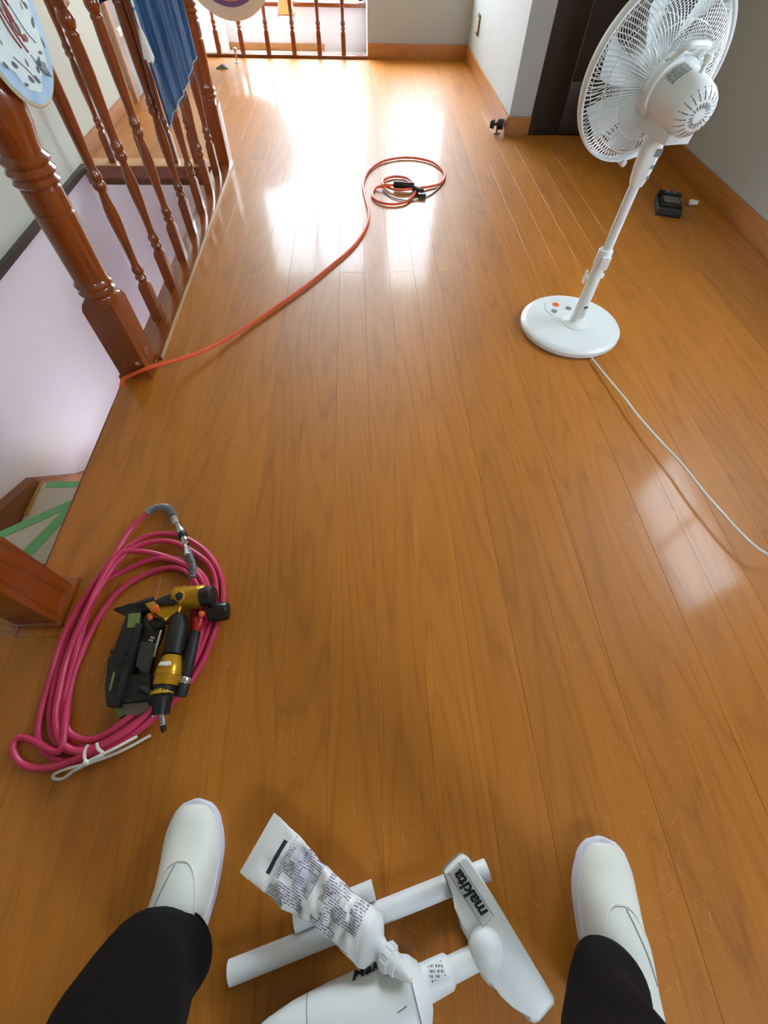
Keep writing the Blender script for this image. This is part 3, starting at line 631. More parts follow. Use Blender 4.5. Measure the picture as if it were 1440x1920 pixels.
MB().cyl((-0.480, 0.583, 0.018), (-0.473, 0.571, 0.018), .0115, n=16, ch=.001).build('black_ring', M_BLACK, hs)
MB().cyl((-0.471, 0.567, 0.018), (-0.462, 0.548, 0.018), .0095, .0095, n=16, ch=.002).build('coupling_sleeve', M_STEEL, hs)
MB().cyl((-0.464, 0.551, 0.024), (-0.451, 0.518, 0.022), .002, .0075, n=12).build('white_cone', M_LABEL, hs)
stg = tag(MB().tube([(-0.447, 0.115, 0.012), (-0.496, 0.087, 0.022), (-0.544, 0.070, 0.026), (-0.591, 0.063, 0.014), (-0.617, 0.056, 0.006), (-0.617, 0.048, 0.006), (-0.599, 0.047, 0.006), (-0.577, 0.057, 0.018), (-0.554, 0.064, 0.030), (-0.536, 0.073, 0.042), (-0.500, 0.090, 0.040), (-0.465, 0.112, 0.030)], 0.003, 7).tube([(-0.544, 0.069, 0.040), (-0.551, 0.080, 0.040), (-0.553, 0.093, 0.040), (-0.550, 0.100, 0.040)], 0.003, 6).tube([(-0.534, 0.102, 0.042), (-0.528, 0.092, 0.042), (-0.515, 0.082, 0.042), (-0.527, 0.076, 0.042)], 0.003, 6).sphere((-0.543, 0.069, 0.042), 0.006).build('tie_string', M_STRINGW), 'white cotton string tied round the bottom of the pink hose coil', 'string')

# ============================================================ NAIL GUN  (lies on its side on the hose coil)
ng = thing('nail_gun', 'gold and black air nail gun lying on its side on the pink hose coil', 'nail gun')
def zp(zx, zy, z): return None
def cylp(name, mat, a, b_, r0, r1=None, parent=ng, ch=.002, n=20): return MB().cyl(a, b_, r0, r1, n, ch).build(name, mat, parent)
head = cylp('cylinder_head', M_GOLD, (-0.446, 0.393, 0.045), (-0.375, 0.397, 0.045), .027, .0265, ch=.003, n=28)
for u_ in (0, 1): pass
rb = MB()
for p in [(-0.426, 0.394, 0.045), (-0.394, 0.395, 0.045)]: rb.cyl(Vector(p)-Vector((.002, 0, 0)), Vector(p)+Vector((.002, .0002, 0)), .0285, n=28)
rb.build('head_ribs', M_GOLD, head)
cylp('rear_cap', M_BLACK, (-0.382, 0.393, 0.050), (-0.355, 0.393, 0.055), .0235, .022, ch=.003, n=24)
cylp('exhaust_cap', M_BLACKG, (-0.368, 0.361, 0.030), (-0.324, 0.365, 0.030), .0225, .021, ch=.004, n=24)
MB().prism([p[:2] for p in [(-0.508, 0.379, 0.050), (-0.477, 0.387, 0.050), (-0.443, 0.396, 0.050), (-0.421, 0.380, 0.050), (-0.424, 0.353, 0.050), (-0.443, 0.353, 0.050), (-0.450, 0.331, 0.050), (-0.470, 0.357, 0.050), (-0.487, 0.357, 0.050)]], 0.034, 0.058, 0.005).build('gold_body', M_GOLD, ng)
MB().prism([p[:2] for p in [(-0.483, 0.381, 0.066), (-0.465, 0.388, 0.066), (-0.438, 0.402, 0.066), (-0.423, 0.397, 0.066), (-0.423, 0.376, 0.066), (-0.440, 0.370, 0.066), (-0.471, 0.371, 0.066)]], 0.052, 0.069, 0.005).build('black_cover', M_BLACK, ng)
em = MB().prism([p[:2] for p in [(-0.441, 0.392, 0.072), (-0.428, 0.401, 0.072), (-0.415, 0.395, 0.072), (-0.413, 0.379, 0.072), (-0.422, 0.370, 0.072), (-0.436, 0.380, 0.072)]], 0.066, 0.073, 0.002).build('emblem', M_GOLD, ng)
MB().prism([p[:2] for p in [(-0.435, 0.391, 0.073), (-0.427, 0.397, 0.073), (-0.418, 0.392, 0.073), (-0.417, 0.381, 0.073), (-0.424, 0.374, 0.073), (-0.432, 0.382, 0.073)]], 0.072, 0.0736, 0.0004).build('emblem_face', M_INK, em)
nose = MB().prism([p[:2] for p in [(-0.581, 0.372, 0.045), (-0.569, 0.378, 0.045), (-0.543, 0.380, 0.045), (-0.525, 0.389, 0.045), (-0.499, 0.395, 0.045), (-0.488, 0.384, 0.045), (-0.503, 0.367, 0.045), (-0.517, 0.360, 0.045), (-0.543, 0.360, 0.045), (-0.562, 0.363, 0.045)]], 0.024, 0.047, 0.004)
nose.cyl((-0.530, 0.378, 0.045), (-0.494, 0.392, 0.045), .009, n=12, ch=.002); nose.build('nose', M_BLACK, ng)
for p in [(-0.475, 0.362, 0.062), (-0.490, 0.349, 0.050), (-0.374, 0.350, 0.055)]: pass
MB().cyl((-0.484, 0.360, 0.060), (-0.469, 0.367, 0.060), .008, .0095, 14, .002).build('orange_trigger', M_ORANGE, ng)
MB().cyl((-0.493, 0.355, 0.050), (-0.485, 0.342, 0.050), .006, .005, 12, .001).build('orange_lever', M_ORANGE, ng)
MB().sphere((-0.375, 0.350, 0.055), .0075).build('orange_knob', M_ORANGE, ng)
MB().tube([(-0.489, 0.347, 0.045), (-0.470, 0.328, 0.045), (-0.461, 0.340, 0.045), (-0.467, 0.356, 0.045)], .007, 8).build('trigger_guard', M_BLACK, ng)
grip = MB().rings([[Vector((-0.424, 0.349, 0.047))+Vector((.001*0, 0, 0))+Vector((r_*math.cos(2*PI*j/24)*1.0, r_*math.sin(2*PI*j/24)*0.25, r_*math.sin(2*PI*j/24)*0.97)) for j in range(24)] for r_ in (.013,)]*1+[[Vector(q)+Vector((r_*math.cos(2*PI*j/24), r_*math.sin(2*PI*j/24)*0.25, r_*math.sin(2*PI*j/24)*0.97)) for j in range(24)] for q, r_ in zip([(-0.425, 0.344, 0.047), (-0.424, 0.326, 0.047), (-0.424, 0.290, 0.047), (-0.423, 0.262, 0.047)], (.017, .0205, .0205, .019))])
grip.build('grip', M_BLACK, ng)
gc = MB().lathe([(0, .0185), (.006, .020), (.018, .024), (.03, .0265), (.036, .0265), (.0365, .028), (.041, .028), (.0415, .0265), (.056, .0255), (.06, .024)], (-0.423, 0.262, 0.045), Vector((-0.424, 0.204, 0.045))-Vector((-0.423, 0.262, 0.045)), 28).build('gold_collar', M_GOLD, ng)
MB().prism([p[:2] for p in [(-0.437, 0.238, 0.072), (-0.434, 0.244, 0.072), (-0.415, 0.245, 0.072), (-0.412, 0.238, 0.072), (-0.418, 0.236, 0.071)]], 0.067, 0.0715, 0.0004).build('white_label', M_LABEL, gc)
MB().cyl((-0.423, 0.205, 0.045), (-0.428, 0.191, 0.045), .0225, .021, 24, .002).build('black_collar', M_BLACK, ng)
yr = MB().cyl((-0.428, 0.193, 0.045), (-0.427, 0.185, 0.045), .0218, n=28).build('yellow_ring', print_mat('yellow_ring_print', (206, 168, 34), (40, 34, 20), 420, 90, 0.5), ng)
tp = MB(); A = Vector((-0.429, 0.186, 0.042)); B = Vector((-0.427, 0.151, 0.032)); tp.cyl(A, B, .0205, .0145, 24, .002)
for j in range(10): 
    t = 2*PI*j/10; o_ = Vector((math.cos(t), 0, math.sin(t))); tp.cyl(A+o_*.0195, B+o_*.0145, .0022, .002, 6)
tp.build('tapered_end', M_BLACK, ng)
pg = MB()
P0 = Vector((-0.427, 0.154, 0.030)); P1 = Vector((-0.422, 0.131, 0.022))
for k in range(5):
    a_ = P0.lerp(P1, k/5); b_ = P0.lerp(P1, (k+.7)/5); pg.cyl(a_, b_, .0072 if k % 2 == 0 else .0058, n=14, ch=.0008)
pg.cyl(P0, P1, .005, n=12); pg.build('air_plug', M_STEEL, ng)
MB().cyl(P1, (-0.420, 0.119, 0.018), .0062, .0045, 14, .001).build('plug_cap', M_BLACK, ng)
MB().sphere((-0.443, 0.148, 0.030), .004).build('bolt', M_STEEL, ng)
cylp('red_sleeve', M_RED, (-0.387, 0.348, 0.032), (-0.390, 0.315, 0.032), .0145, .010)
cylp('side_tube', M_BLACK, (-0.391, 0.318, 0.032), (-0.393, 0.215, 0.032), .0125, .0135)
cylp('side_ring', M_STEEL, (-0.393, 0.220, 0.032), (-0.394, 0.206, 0.032), .0142, .0142)
cylp('side_tube_end', M_BLACK, (-0.394, 0.209, 0.032), (-0.396, 0.182, 0.030), .0145, .012)
def zpoly(name, mat, pts, z0, z1, ch=.002, parent=ng): return MB().prism([p[:2] for p in pts], z0, z1, ch).build(name, mat, parent)
mag = zpoly('magazine', M_BLACK, [(-0.546, 0.361, 0.045), (-0.513, 0.364, 0.045), (-0.504, 0.316, 0.045), (-0.503, 0.254, 0.045), (-0.506, 0.191, 0.045), (-0.511, 0.166, 0.045), (-0.533, 0.167, 0.045), (-0.547, 0.202, 0.045), (-0.558, 0.261, 0.045), (-0.549, 0.271, 0.045), (-0.548, 0.319, 0.045)], 0.018, 0.047)
zpoly('green_label', M_OLIVE, [(-0.540, 0.359, 0.048), (-0.514, 0.361, 0.048), (-0.509, 0.327, 0.048), (-0.535, 0.327, 0.048)], 0.0465, 0.0482, .0003, mag)
zpoly('green_strip', M_OLIVE, [(-0.538, 0.235, 0.048), (-0.533, 0.231, 0.048), (-0.532, 0.199, 0.048), (-0.536, 0.195, 0.048)], 0.0465, 0.0482, .0003, mag)
zpoly('magazine_fence', M_BLACKG, [(-0.516, 0.336, 0.052), (-0.502, 0.333, 0.052), (-0.504, 0.220, 0.052), (-0.506, 0.181, 0.052), (-0.518, 0.186, 0.052), (-0.517, 0.237, 0.052)], 0.045, 0.052, .001, mag)
for p in [(-0.518, 0.268, 0.053), (-0.520, 0.250, 0.053), (-0.522, 0.231, 0.053), (-0.523, 0.215, 0.053), (-0.523, 0.199, 0.053)]:
    MB().lathe([(0, .0042), (.0006, .004)], (p[0], p[1], .0522), (0, 0, 1), 12).build('magazine_hole', plain('deep_hole', (6, 6, 7), 0.9), mag)
MB().cyl((-0.558, 0.277, 0.042), (-0.522, 0.276, 0.042), .0045, n=10, ch=.001).build('magazine_latch', M_BLACK, ng)
zpoly('side_plate', M_DGREY, [(-0.502, 0.297, 0.043), (-0.466, 0.292, 0.043), (-0.465, 0.229, 0.043), (-0.477, 0.228, 0.043), (-0.498, 0.246, 0.043)], 0.03, 0.043)
bp = zpoly('black_plate', M_BLACKG, [(-0.514, 0.357, 0.040), (-0.465, 0.348, 0.040), (-0.461, 0.321, 0.040), (-0.467, 0.288, 0.040), (-0.502, 0.294, 0.040)], 0.022, 0.040)
px_ = Vector((-0.477, 0.311, 0.041))-Vector((-0.477, 0.296, 0.041))
text('size_number', '55', M_LABEL, bp, (-0.478, 0.302, 0.041), (0.35, 0.9, 0), (-0.9, 0.35, 0), 0.013)
MB().cyl((-0.459, 0.319, 0.046), (-0.461, 0.261, 0.046), .003, n=8).build('guide_rod', M_STEEL, ng)
zpoly('lower_frame', M_BLACK, [(-0.507, 0.227, 0.040), (-0.467, 0.230, 0.040), (-0.449, 0.177, 0.040), (-0.512, 0.173, 0.040), (-0.513, 0.202, 0.040)], 0.02, 0.040)
MB().tube([(-0.477, 0.200, 0.042), (-0.462, 0.194, 0.042), (-0.450, 0.186, 0.042), (-0.446, 0.171, 0.042)], .006, 8).build('frame_strap', M_BLACK, ng)
zpoly('olive_foot', M_OLIVE, [(-0.533, 0.172, 0.030), (-0.506, 0.175, 0.030), (-0.498, 0.154, 0.030), (-0.512, 0.147, 0.030)], 0.012, 0.028)
zpoly('mauve_foot', M_MAUVE, [(-0.511, 0.173, 0.032), (-0.459, 0.176, 0.032), (-0.447, 0.157, 0.032), (-0.477, 0.150, 0.032), (-0.501, 0.152, 0.032)], 0.014, 0.032)

# ============================================================ BATTERY, DOORSTOPS, OUTLET
bt_ = thing('battery_pack', 'small black battery pack lying by the right baseboard behind the fan', 'battery')
ang = math.radians(-18); bc = Vector((1.575, 2.455, 0)); u = Vector((math.cos(ang), math.sin(ang), 0)); w = Vector((-math.sin(ang), math.cos(ang), 0))
def lb_(x0, x1, y0, y1, z0, z1, name, mat, ch=.003, parent=bt_):
    o = MB().box(x0, x1, y0, y1, z0, z1, ch).build(name, mat, parent); o.location = bc; o.rotation_euler = (0, 0, ang); return o
lb_(-.058, .058, -.085, .085, .0, .035, 'case', M_BLACK, .006)
lb_(-.046, .046, -.07, .03, .035, .05, 'slide_block', M_BLACKG, .004)
lb_(-.035, .035, -.055, .01, .05, .0515, 'grey_label', plain('grey_label', (96, 96, 100), 0.5), .0005)
lb_(-.054, .054, .045, .08, .035, .055, 'terminal_block', M_BLACKG, .003)
lb_(-.02, -.01, .05, .075, .055, .0575, 'terminal', M_STEEL, .0005); lb_(.012, .022, .05, .075, .055, .0575, 'terminal', M_STEEL, .0005)
lb_(-.06, .06, -.09, -.075, .0, .022, 'end_lip', M_BLACK, .003)
MB().tube([(1.64, 2.50, .01), (1.68, 2.51, .006), (1.715, 2.50, .008)], .005, 6).build('red_lead', plain('dull_red_lead', (130, 60, 46), 0.5), bt_)
MB().cyl((1.71, 2.502, .014), (1.75, 2.49, .014), .014, .012, 10, .002).build('white_plug', M_WPLASTIC, bt_)
ds = thing('door_stopper', 'small black two-wheeled door stopper on the floor at the side wall corner', 'door stopper')
MB().cyl((.885, 3.50, 0), (.885, 3.50, .006), .022, n=18, ch=.002).build('base_plate', M_BRASS, ds)
MB().cyl((.885, 3.50, .004), (.885, 3.50, .04), .006, n=10).build('stem', M_BRASS, ds)
MB().cyl((.835, 3.505, .045), (.862, 3.50, .045), .02, .023, 16, .004).build('rubber_bumper', M_BLACK, ds)
MB().cyl((.878, 3.50, .047), (.918, 3.49, .047), .028, .026, 18, .005).build('rubber_bumper', M_BLACK, ds)
MB().cyl((.855, 3.5, .045), (.885, 3.5, .046), .008, n=10).build('axle', M_DGREY, ds)
d2 = thing('floor_doorstop', 'small shiny steel doorstop on the floor by the far railing', 'doorstop')
p = (-0.962, 5.025, 0.000)
MB().lathe([(0, .026), (.004, .025), (.008, .012), (.012, .0075), (.06, .007), (.064, .012), (.074, .016), (.082, .013), (.085, .006)], p, (0, 0, 1), 20).build('post', M_STEEL, d2)
wd = MB(); q = (-1.051, 4.853, 0.000)
wd.add([(q[0]-.055, q[1]-.02, 0), (q[0]+.05, q[1]-.02, 0), (q[0]+.05, q[1]+.02, 0), (q[0]-.055, q[1]+.02, 0), (q[0]+.0, q[1]-.014, .026), (q[0]+.012, q[1]+.014, .026)], [(3, 2, 1, 0), (0, 1, 4), (1, 2, 5, 4), (2, 3, 5), (3, 0, 4, 5)])
wedge = wd.build('door_wedge', plain('grey_rubber', (118, 112, 104), 0.6), smooth=False); tag(wedge, 'small grey wedge lying on the floor beside the far newel post', 'wedge')
ou = thing('wall_outlet', 'slim bronze-framed outlet plate low on the side wall', 'outlet')
MB().box(.932, .941, 4.815, 4.905, .202, .31, .002).build('plate', M_BRASS, ou)
MB().box(.929, .934, 4.835, 4.885, .22, .292, .002).build('socket_face', plain('cream_plastic', (214, 200, 170), 0.4), ou)

# ============================================================ HANGING THINGS
# round decorated plaque
pq = thing('round_plaque', 'round blue-rimmed decorated plaque with painted plants hung at the near newel', 'plaque')
pc = Vector((-0.697, 1.335, 0.797))
MB().lathe([(0, .134), (.003, .1375), (.006, .134)], pc-Vector((.006, 0, 0)), (1, 0, 0), 64).build('backing', plain('cream_edge', (206, 194, 160), 0.6), pq)
k = N('blue_rim_paint'); k.l(k.ramp(k.noise(k.coord(), 22, 3), (.35, lin((150, 186, 222))), (.7, lin((176, 206, 232)))), k.b.inputs['Base Color']); k.b.inputs['Roughness'].default_value = .5
MB().lathe([(0, .131), (.0012, .1305)], pc, (1, 0, 0), 64).build('blue_rim', k.m, pq)
k = N('pale_painted_ground'); k.l(k.ramp(k.noise(k.coord(), 30, 3), (.4, lin((206, 226, 232))), (.75, lin((226, 236, 234)))), k.b.inputs['Base Color']); k.b.inputs['Roughness'].default_value = .5
# lobed painted centre
lob = [(pc.x+.0018, pc.y+(.108+.006*math.sin(6*t)+.004*math.sin(11*t))*math.cos(t), pc.z+(.108+.006*math.sin(6*t)+.004*math.sin(11*t))*math.sin(t)) for t in [2*PI*i/72 for i in range(72)]]
MB().add(lob, [tuple(range(72))]).build('painted_ground', k.m, pq, smooth=False)
dk = plain('dark_leaf_paint', (70, 84, 96), 0.6); rdp = plain('brick_red_paint', (150, 70, 70), 0.6); grp = plain('sage_paint', (140, 156, 140), 0.6)
def yz(a, r): return (pc.y+r*math.cos(a), pc.z+r*math.sin(a))
def leafshape(y, z_, L, wd_, a, mat, name='painted_leaf'):
    pts = []
    for i in range(12):
        t = 2*PI*i/12; dy, dz_ = L*math.cos(t), wd_*math.sin(t)*(1-.3*math.cos(t))
        pts.append((pc.x+.0026, y+dy*math.cos(a)-dz_*math.sin(a), z_+dy*math.sin(a)+dz_*math.cos(a)))
    MB().add(pts, [tuple(range(12))]).build(name, mat, pq, smooth=False)
for a in [i*0.262 for i in range(24)]:
    r_ = rnd.uniform(.082, .112); y, z_ = yz(a, r_); leafshape(y, z_, rnd.uniform(.006, .011), rnd.uniform(.0025, .005), a+rnd.uniform(.6, 2.2), dk)
for i in range(9):
    a = rnd.uniform(0, 6.28); y, z_ = yz(a, rnd.uniform(.05, .08)); leafshape(y, z_, rnd.uniform(.005, .009), .004, rnd.uniform(0, 3), grp if i % 2 else dk)
def stroke(pts, r_, mat, name='painted_stem'):
    MB().tube([(pc.x+.0024, pc.y+a, pc.z+b_) for a, b_ in pts], r_, 5, sub=4).build(name, mat, pq)
stroke([(.02, -.06), (.035, -.085), (.055, -.098)], .0009, dk)
for i in range(6): stroke([(.032+.006*i, -.083-.002*i), (.034+.006*i, -.07-.002*i)], .0007, dk); stroke([(.032+.006*i, -.083-.002*i), (.038+.006*i, -.095-.002*i)], .0007, dk)
for pts in ([(.01, .05), (.03, .0), (.045, -.03), (.065, -.05)], [(.06, .07), (.07, .03), (.09, .0)], [(-.05, -.05), (-.02, -.075), (.0, -.1)], [(-.08, -.02), (-.06, .03), (-.07, .06)]): stroke(pts, .0010, dk)
for pts in ([(-.01, .06), (.0, .03), (.012, .0), (.02, -.04)], [(.0, .06), (.012, .03), (.022, .01)], [(-.02, .04), (-.012, .0), (.0, -.03), (.015, -.055)], [(-.03, .02), (-.02, -.02), (-.005, -.045)], [(.005, .02), (.0, -.01), (.01, -.03)]): stroke(pts, .0022, rdp, 'painted_red_stroke')
for i in range(5): leafshape(pc.y-.02+.012*i, pc.z+.035-.018*i, .012, .006, 1.0+.5*i, rdp if i % 2 == 0 else grp, 'painted_figure_patch')
MB().tube([(-.7, 1.335, .93), (-.73, 1.335, .95)], .002, 6, smooth=False).build('hanging_loop', M_STRINGW, pq)

# blue cloth
k = N('blue_gauze'); v = k.coord((1, 1, 1)); st_ = k.noise(k.coord((1, 1, .05)), 160, 3, .6)
k.l(k.ramp(st_, (.3, lin((16, 46, 82))), (.5, lin((26, 68, 112))), (.75, lin((48, 98, 146)))), k.b.inputs['Base Color']); k.b.inputs['Roughness'].default_value = .9
k.bump(st_, .5, .004)
cl = thing('blue_cloth', 'blue crinkled cloth with frayed hem hanging over the stair railing', 'cloth')
cv = MB(); NY, NZ = 60, 26; ya, yb = 2.135, 2.79
def cpt(i, j, side=0):
    f = i/NY; g = j/NZ
    y = ya+(yb-ya)*f
    zb = .398+.062*f+.004*math.sin(f*9)
    zt = .893
    zz = zt+(zb-zt)*g
    if j == NZ: zz += 0
    fold = (.008*math.sin(f*34)+.005*math.sin(f*61+1))*min(1, g*2.2+.25)*(1-.65*g**3)
    x = -.722+.012*g+fold
    if j == 0: x = -.742
    return (x, y+.02*g*(.5-f)*0+.012*math.sin(g*3)*f, zz)
for j in range(NZ+1):
    for i in range(NY+1): cv.v.append(cpt(i, j))
for j in range(NZ):
    for i in range(NY): a = j*(NY+1)+i; cv.f.append((a, a+1, a+NY+2, a+NY+1)); cv.mi.append(0)
# back fall over the rail
o_ = len(cv.v)
for j, (x, z_) in enumerate(((-.742, .893), (-.765, .896), (-.79, .892), (-.805, .84), (-.808, .70))):
    for i in range(NY+1): cv.v.append((x-.004*math.sin(i*.57)*(j > 2), ya+(yb-ya)*i/NY, z_))
for j in range(4):
    for i in range(NY): a = o_+j*(NY+1)+i; cv.f.append((a, a+1, a+NY+2, a+NY+1)); cv.mi.append(0)
co = cv.build('cloth_sheet', k.m, cl, angle=80); md = co.modifiers.new('thickness', 'SOLIDIFY'); md.thickness = .0015
MB().tube([tuple(Vector(cpt(i, NZ))+Vector((.001, 0, 0))) for i in range(0, NY+1, 2)], .003, 6, sub=2).build('hem', plain('pale_blue_hem', (120, 158, 190), .9), cl)
fr = MB()
for i in range(0, NY+1):
    if rnd.random() < .3:
        p = Vector(cpt(i, NZ)); fr.tube([p, p+Vector((rnd.uniform(-.003, .004), rnd.uniform(-.012, .004), -.014)), p+Vector((0, rnd.uniform(-.02, .006), -rnd.uniform(.022, .05)))], .0008, 4, sub=3)
fr.build('frayed_threads', plain('grey_blue_thread', (130, 134, 138), .9), cl)['kind'] = 'stuff'
tn = thing('white_tassel', 'white cord tassel hanging beside the blue cloth', 'tassel')
tq = MB(); tq.tube([(-.70, 2.118, .89), (-.698, 2.118, .78), (-.698, 2.116, .70), (-.697, 2.113, .655)], .004, 7)
tq.tube([(-.742, 2.118, .896), (-.715, 2.118, .90), (-.70, 2.118, .88)], .004, 7)
tq.build('cord', M_STRINGW, tn)
tz = MB()
for i in range(26):
    t = 2*PI*i/26; rr = .013+.004*rnd.random()
    tz.tube([(-.697, 2.113, .66), (-.697+.007*math.cos(t), 2.113+.008*math.sin(t), .635), (-.697+rr*math.cos(t), 2.113+rr*1.1*math.sin(t), .588-.012*rnd.random())], .0024, 5, sub=3)
tz.build('tassel_fringe', M_STRINGW, tn)
tg = MB(); tg.tube([(-.697, 2.112, .60), (-.69, 2.12, .52), (-.692, 2.15, .47), (-.695, 2.2, .42)], .0014, 5); tg.tube([(-.695, 2.114, .60), (-.688, 2.13, .50), (-.69, 2.18, .44), (-.692, 2.215, .405)], .0012, 5)
tg.build('loose_threads', plain('grey_thread', (150, 146, 140), .9), tn)

# round hat on the far rail
ht = thing('round_sun_hat', 'pale round hat with purple band hung on the far railing', 'hat')
hc = Vector((-.94, 5.135, .575)); hx = Vector((0, -1, 0))
MB().lathe([(0, .364), (.006, .366), (.02, .34), (.03, .29)], hc, hx, 64).build('brim', plain('pale_grey_canvas', (204, 202, 198), .9, bump=.3, bscale=60), ht)
MB().lathe([(0, .292), (.006, .285), (.012, .262)], hc+hx*.029, hx, 64).build('purple_band', plain('purple_ribbon', (104, 84, 150), .8), ht)
MB().lathe([(0, .264), (.03, .24), (.05, .16), (.056, .05)], hc+hx*.038, hx, 64).build('crown', plain('dusty_pink_cloth', (176, 132, 158), .9), ht)

# pendant lamp
pl_ = thing('pendant_lamp', 'small paper pendant lamp with brown frame before the bright window', 'lamp')
lc = (-.571, 5.5); zb, zt, wb, wt = .20, .40, .063, .022
lm = N('lamp_paper'); lm.b.inputs['Base Color'].default_value = lin((236, 206, 130)); lm.b.inputs['Roughness'].default_value = .8
lm.l(lm.mix(lm.noise(lm.coord(), 40, 2), lin((232, 200, 120)), lin((244, 216, 146))), lm.b.inputs['Base Color']); lm.b.inputs['Transmission Weight'].default_value = .35
for sx, sy in ((1, 0), (-1, 0), (0, 1), (0, -1)):
    q = MB()
    if sx: vs = [(lc[0]+sx*wb, lc[1]-wb, zb), (lc[0]+sx*wb, lc[1]+wb, zb), (lc[0]+sx*wt, lc[1]+wt, zt), (lc[0]+sx*wt, lc[1]-wt, zt)]
    else: vs = [(lc[0]-wb, lc[1]+sy*wb, zb), (lc[0]+wb, lc[1]+sy*wb, zb), (lc[0]+wt, lc[1]+sy*wt, zt), (lc[0]-wt, lc[1]+sy*wt, zt)]
    o = q.add(vs, [(0, 1, 2, 3)]).build('paper_panel', lm.m, pl_, smooth=False); o.modifiers.new('thickness', 'SOLIDIFY').thickness = .0012
fq = MB()
cs = [(1, 1), (-1, 1), (-1, -1), (1, -1)]
for i, (a, b_) in enumerate(cs):
    fq.tube([(lc[0]+a*wb*1.02, lc[1]+b_*wb*1.02, zb-.016), (lc[0]+a*wt, lc[1]+b_*wt, zt)], .0035, 5, smooth=False)
    a2_, b2_ = cs[(i+1) % 4]
    fq.tube([(lc[0]+a*wb, lc[1]+b_*wb, zb), (lc[0]+a2_*wb, lc[1]+b2_*wb, zb)], .0035, 5, smooth=False); fq.tube([(lc[0]+a*wt, lc[1]+b_*wt, zt), (lc[0]+a2_*wt, lc[1]+b2_*wt, zt)], .0035, 5, smooth=False)
fq.build('lamp_frame', M_RAIL, pl_)
MB().tube([(lc[0], lc[1], zt), (lc[0], lc[1], 2.3)], .003, 6, smooth=False).build('lamp_cord', M_BLACK, pl_)

# ============================================================ VACUUM
vc = thing('cordless_vacuum', 'white stick vacuum cleaner with T-shaped floor head between the feet', 'vacuum cleaner')
va = Vector((.066, -.258, .053)); vd = Vector((-.966, -.259, 0)).normalized()
body = MB().lathe([(0, .006), (.003, .022), (.009, .034), (.02, .0445), (.034, .050), (.055, .0525), (.15, .0525), (.20, .050), (.24, .044), (.27, .034), (.285, .02), (.29, .006)], va+vd*-.012, vd, 48).build('dust_housing', M_WPLASTIC, vc)
sm = MB()
for d_ in (.165,): sm.lathe([(0, .0523), (.0006, .0529), (.0012, .0523)], va+vd*d_, vd, 48, caps=False)
sm.build('housing_seam', M_GREYPL, body)
sr = [va+vd*(.026+.01*i)+Vector((.0, .0, 0))+(Vector((0, 0, 1))*math.cos(.15+.11*i*.6)+Vector((-.259, .966, 0))*math.sin(.15-.03*i))*.0528 for i in range(8)]
MB().tube(sr, .0008, 5).build('curved_seam', M_GREYPL, body)
sr = [va+vd*(.012+.0*i)+(Vector((0, 0, 1))*math.cos(-1.4+.25*i)+Vector((-.259, .966, 0))*math.sin(-1.4+.25*i))*.0485 for i in range(9)]
MB().tube(sr, .0008, 5).build('end_seam', M_GREYPL, body)
sdv = Vector((-.259, .966, 0))
tq_ = (Vector((0, 0, 1))*math.cos(1.32)+sdv*math.sin(1.32))
text('lettering', 'Makita', M_INK, body, va+vd*.062+tq_*.0526, vd*-1, tq_.cross(vd*-1), .026, .0006, .2, .0006)
nd = Vector((0.166, -0.223, 0.045))-Vector((0.074, -0.250, 0.047)); na = Vector((0.074, -0.250, 0.047)); nd.normalize()
MB().lathe([(0, .0235), (.03, .0228), (.05, .022), (.053, .0205), (.056, .0175)], na-nd*.015, nd, 32).build('neck_collar', M_WPLASTIC, vc)
MB().lathe([(0, .0168), (.075, .0165)], na+nd*.035, nd, 28).build('neck_tube', M_WPLASTIC, vc)
lbn = MB()
for i in range(2):
    for j in range(5):
        t = .15+j*.2; lbn.v.append(tuple(na+nd*(.006+.024*i)+(Vector((0, 0, 1))*math.cos(t)+Vector((-nd.y, nd.x, 0))*math.sin(t))*.0236))
for j in range(4): lbn.f.append((j, j+1, j+6, j+5)); lbn.mi.append(0)
lbn.build('neck_label', print_mat('neck_label_print', (222, 226, 226), (50, 52, 56), 500, 200, .5), vc)
rbd = MB()
for i in range(5): rbd.cyl(na+nd*(.086+.006*i), na+nd*(.0895+.006*i), .0195, n=24, ch=.001)
rbd.build('joint_ribs', M_GREYPL, vc)
npoly = [(0.116, -0.119, 0.068), (0.122, -0.113, 0.068), (0.146, -0.098, 0.068), (0.152, -0.097, 0.068), (0.159, -0.101, 0.068), (0.203, -0.170, 0.058), (0.243, -0.236, 0.050), (0.269, -0.277, 0.044), (0.268, -0.284, 0.044), (0.241, -0.301, 0.044), (0.232, -0.303, 0.044), (0.224, -0.300, 0.044), (0.204, -0.277, 0.046), (0.189, -0.265, 0.048), (0.170, -0.259, 0.048), (0.161, -0.250, 0.050), (0.148, -0.212, 0.055), (0.137, -0.192, 0.058), (0.134, -0.178, 0.058), (0.132, -0.163, 0.060), (0.124, -0.143, 0.064)]
zn = [(p[0], p[1], p[2]-.0) for p in npoly]
head_ = MB().prism([(p[0], p[1], p[2]) for p in zn], -.024, 0.0, .006).build('floor_head', M_WPLASTIC, vc)
cx_ = sum(p[0] for p in zn)/len(zn); cy_ = sum(p[1] for p in zn)/len(zn)
MB().prism([(cx_+(p[0]-cx_)*1.025, cy_+(p[1]-cy_)*1.012, p[2]) for p in zn], -.031, -.0225, .001).build('head_base', M_GREYPL, head_)
bp_ = Vector((0.174, -0.216, 0.056))
MB().sphere(bp_+Vector((-.004, 0, -.006)), .027, 20, (1, 1.1, .95)).build('ball_joint', M_WPLASTIC, head_)
sl_ = Vector((0.244, -0.237, 0.046))-Vector((0.158, -0.113, 0.062)); sl_.normalize()
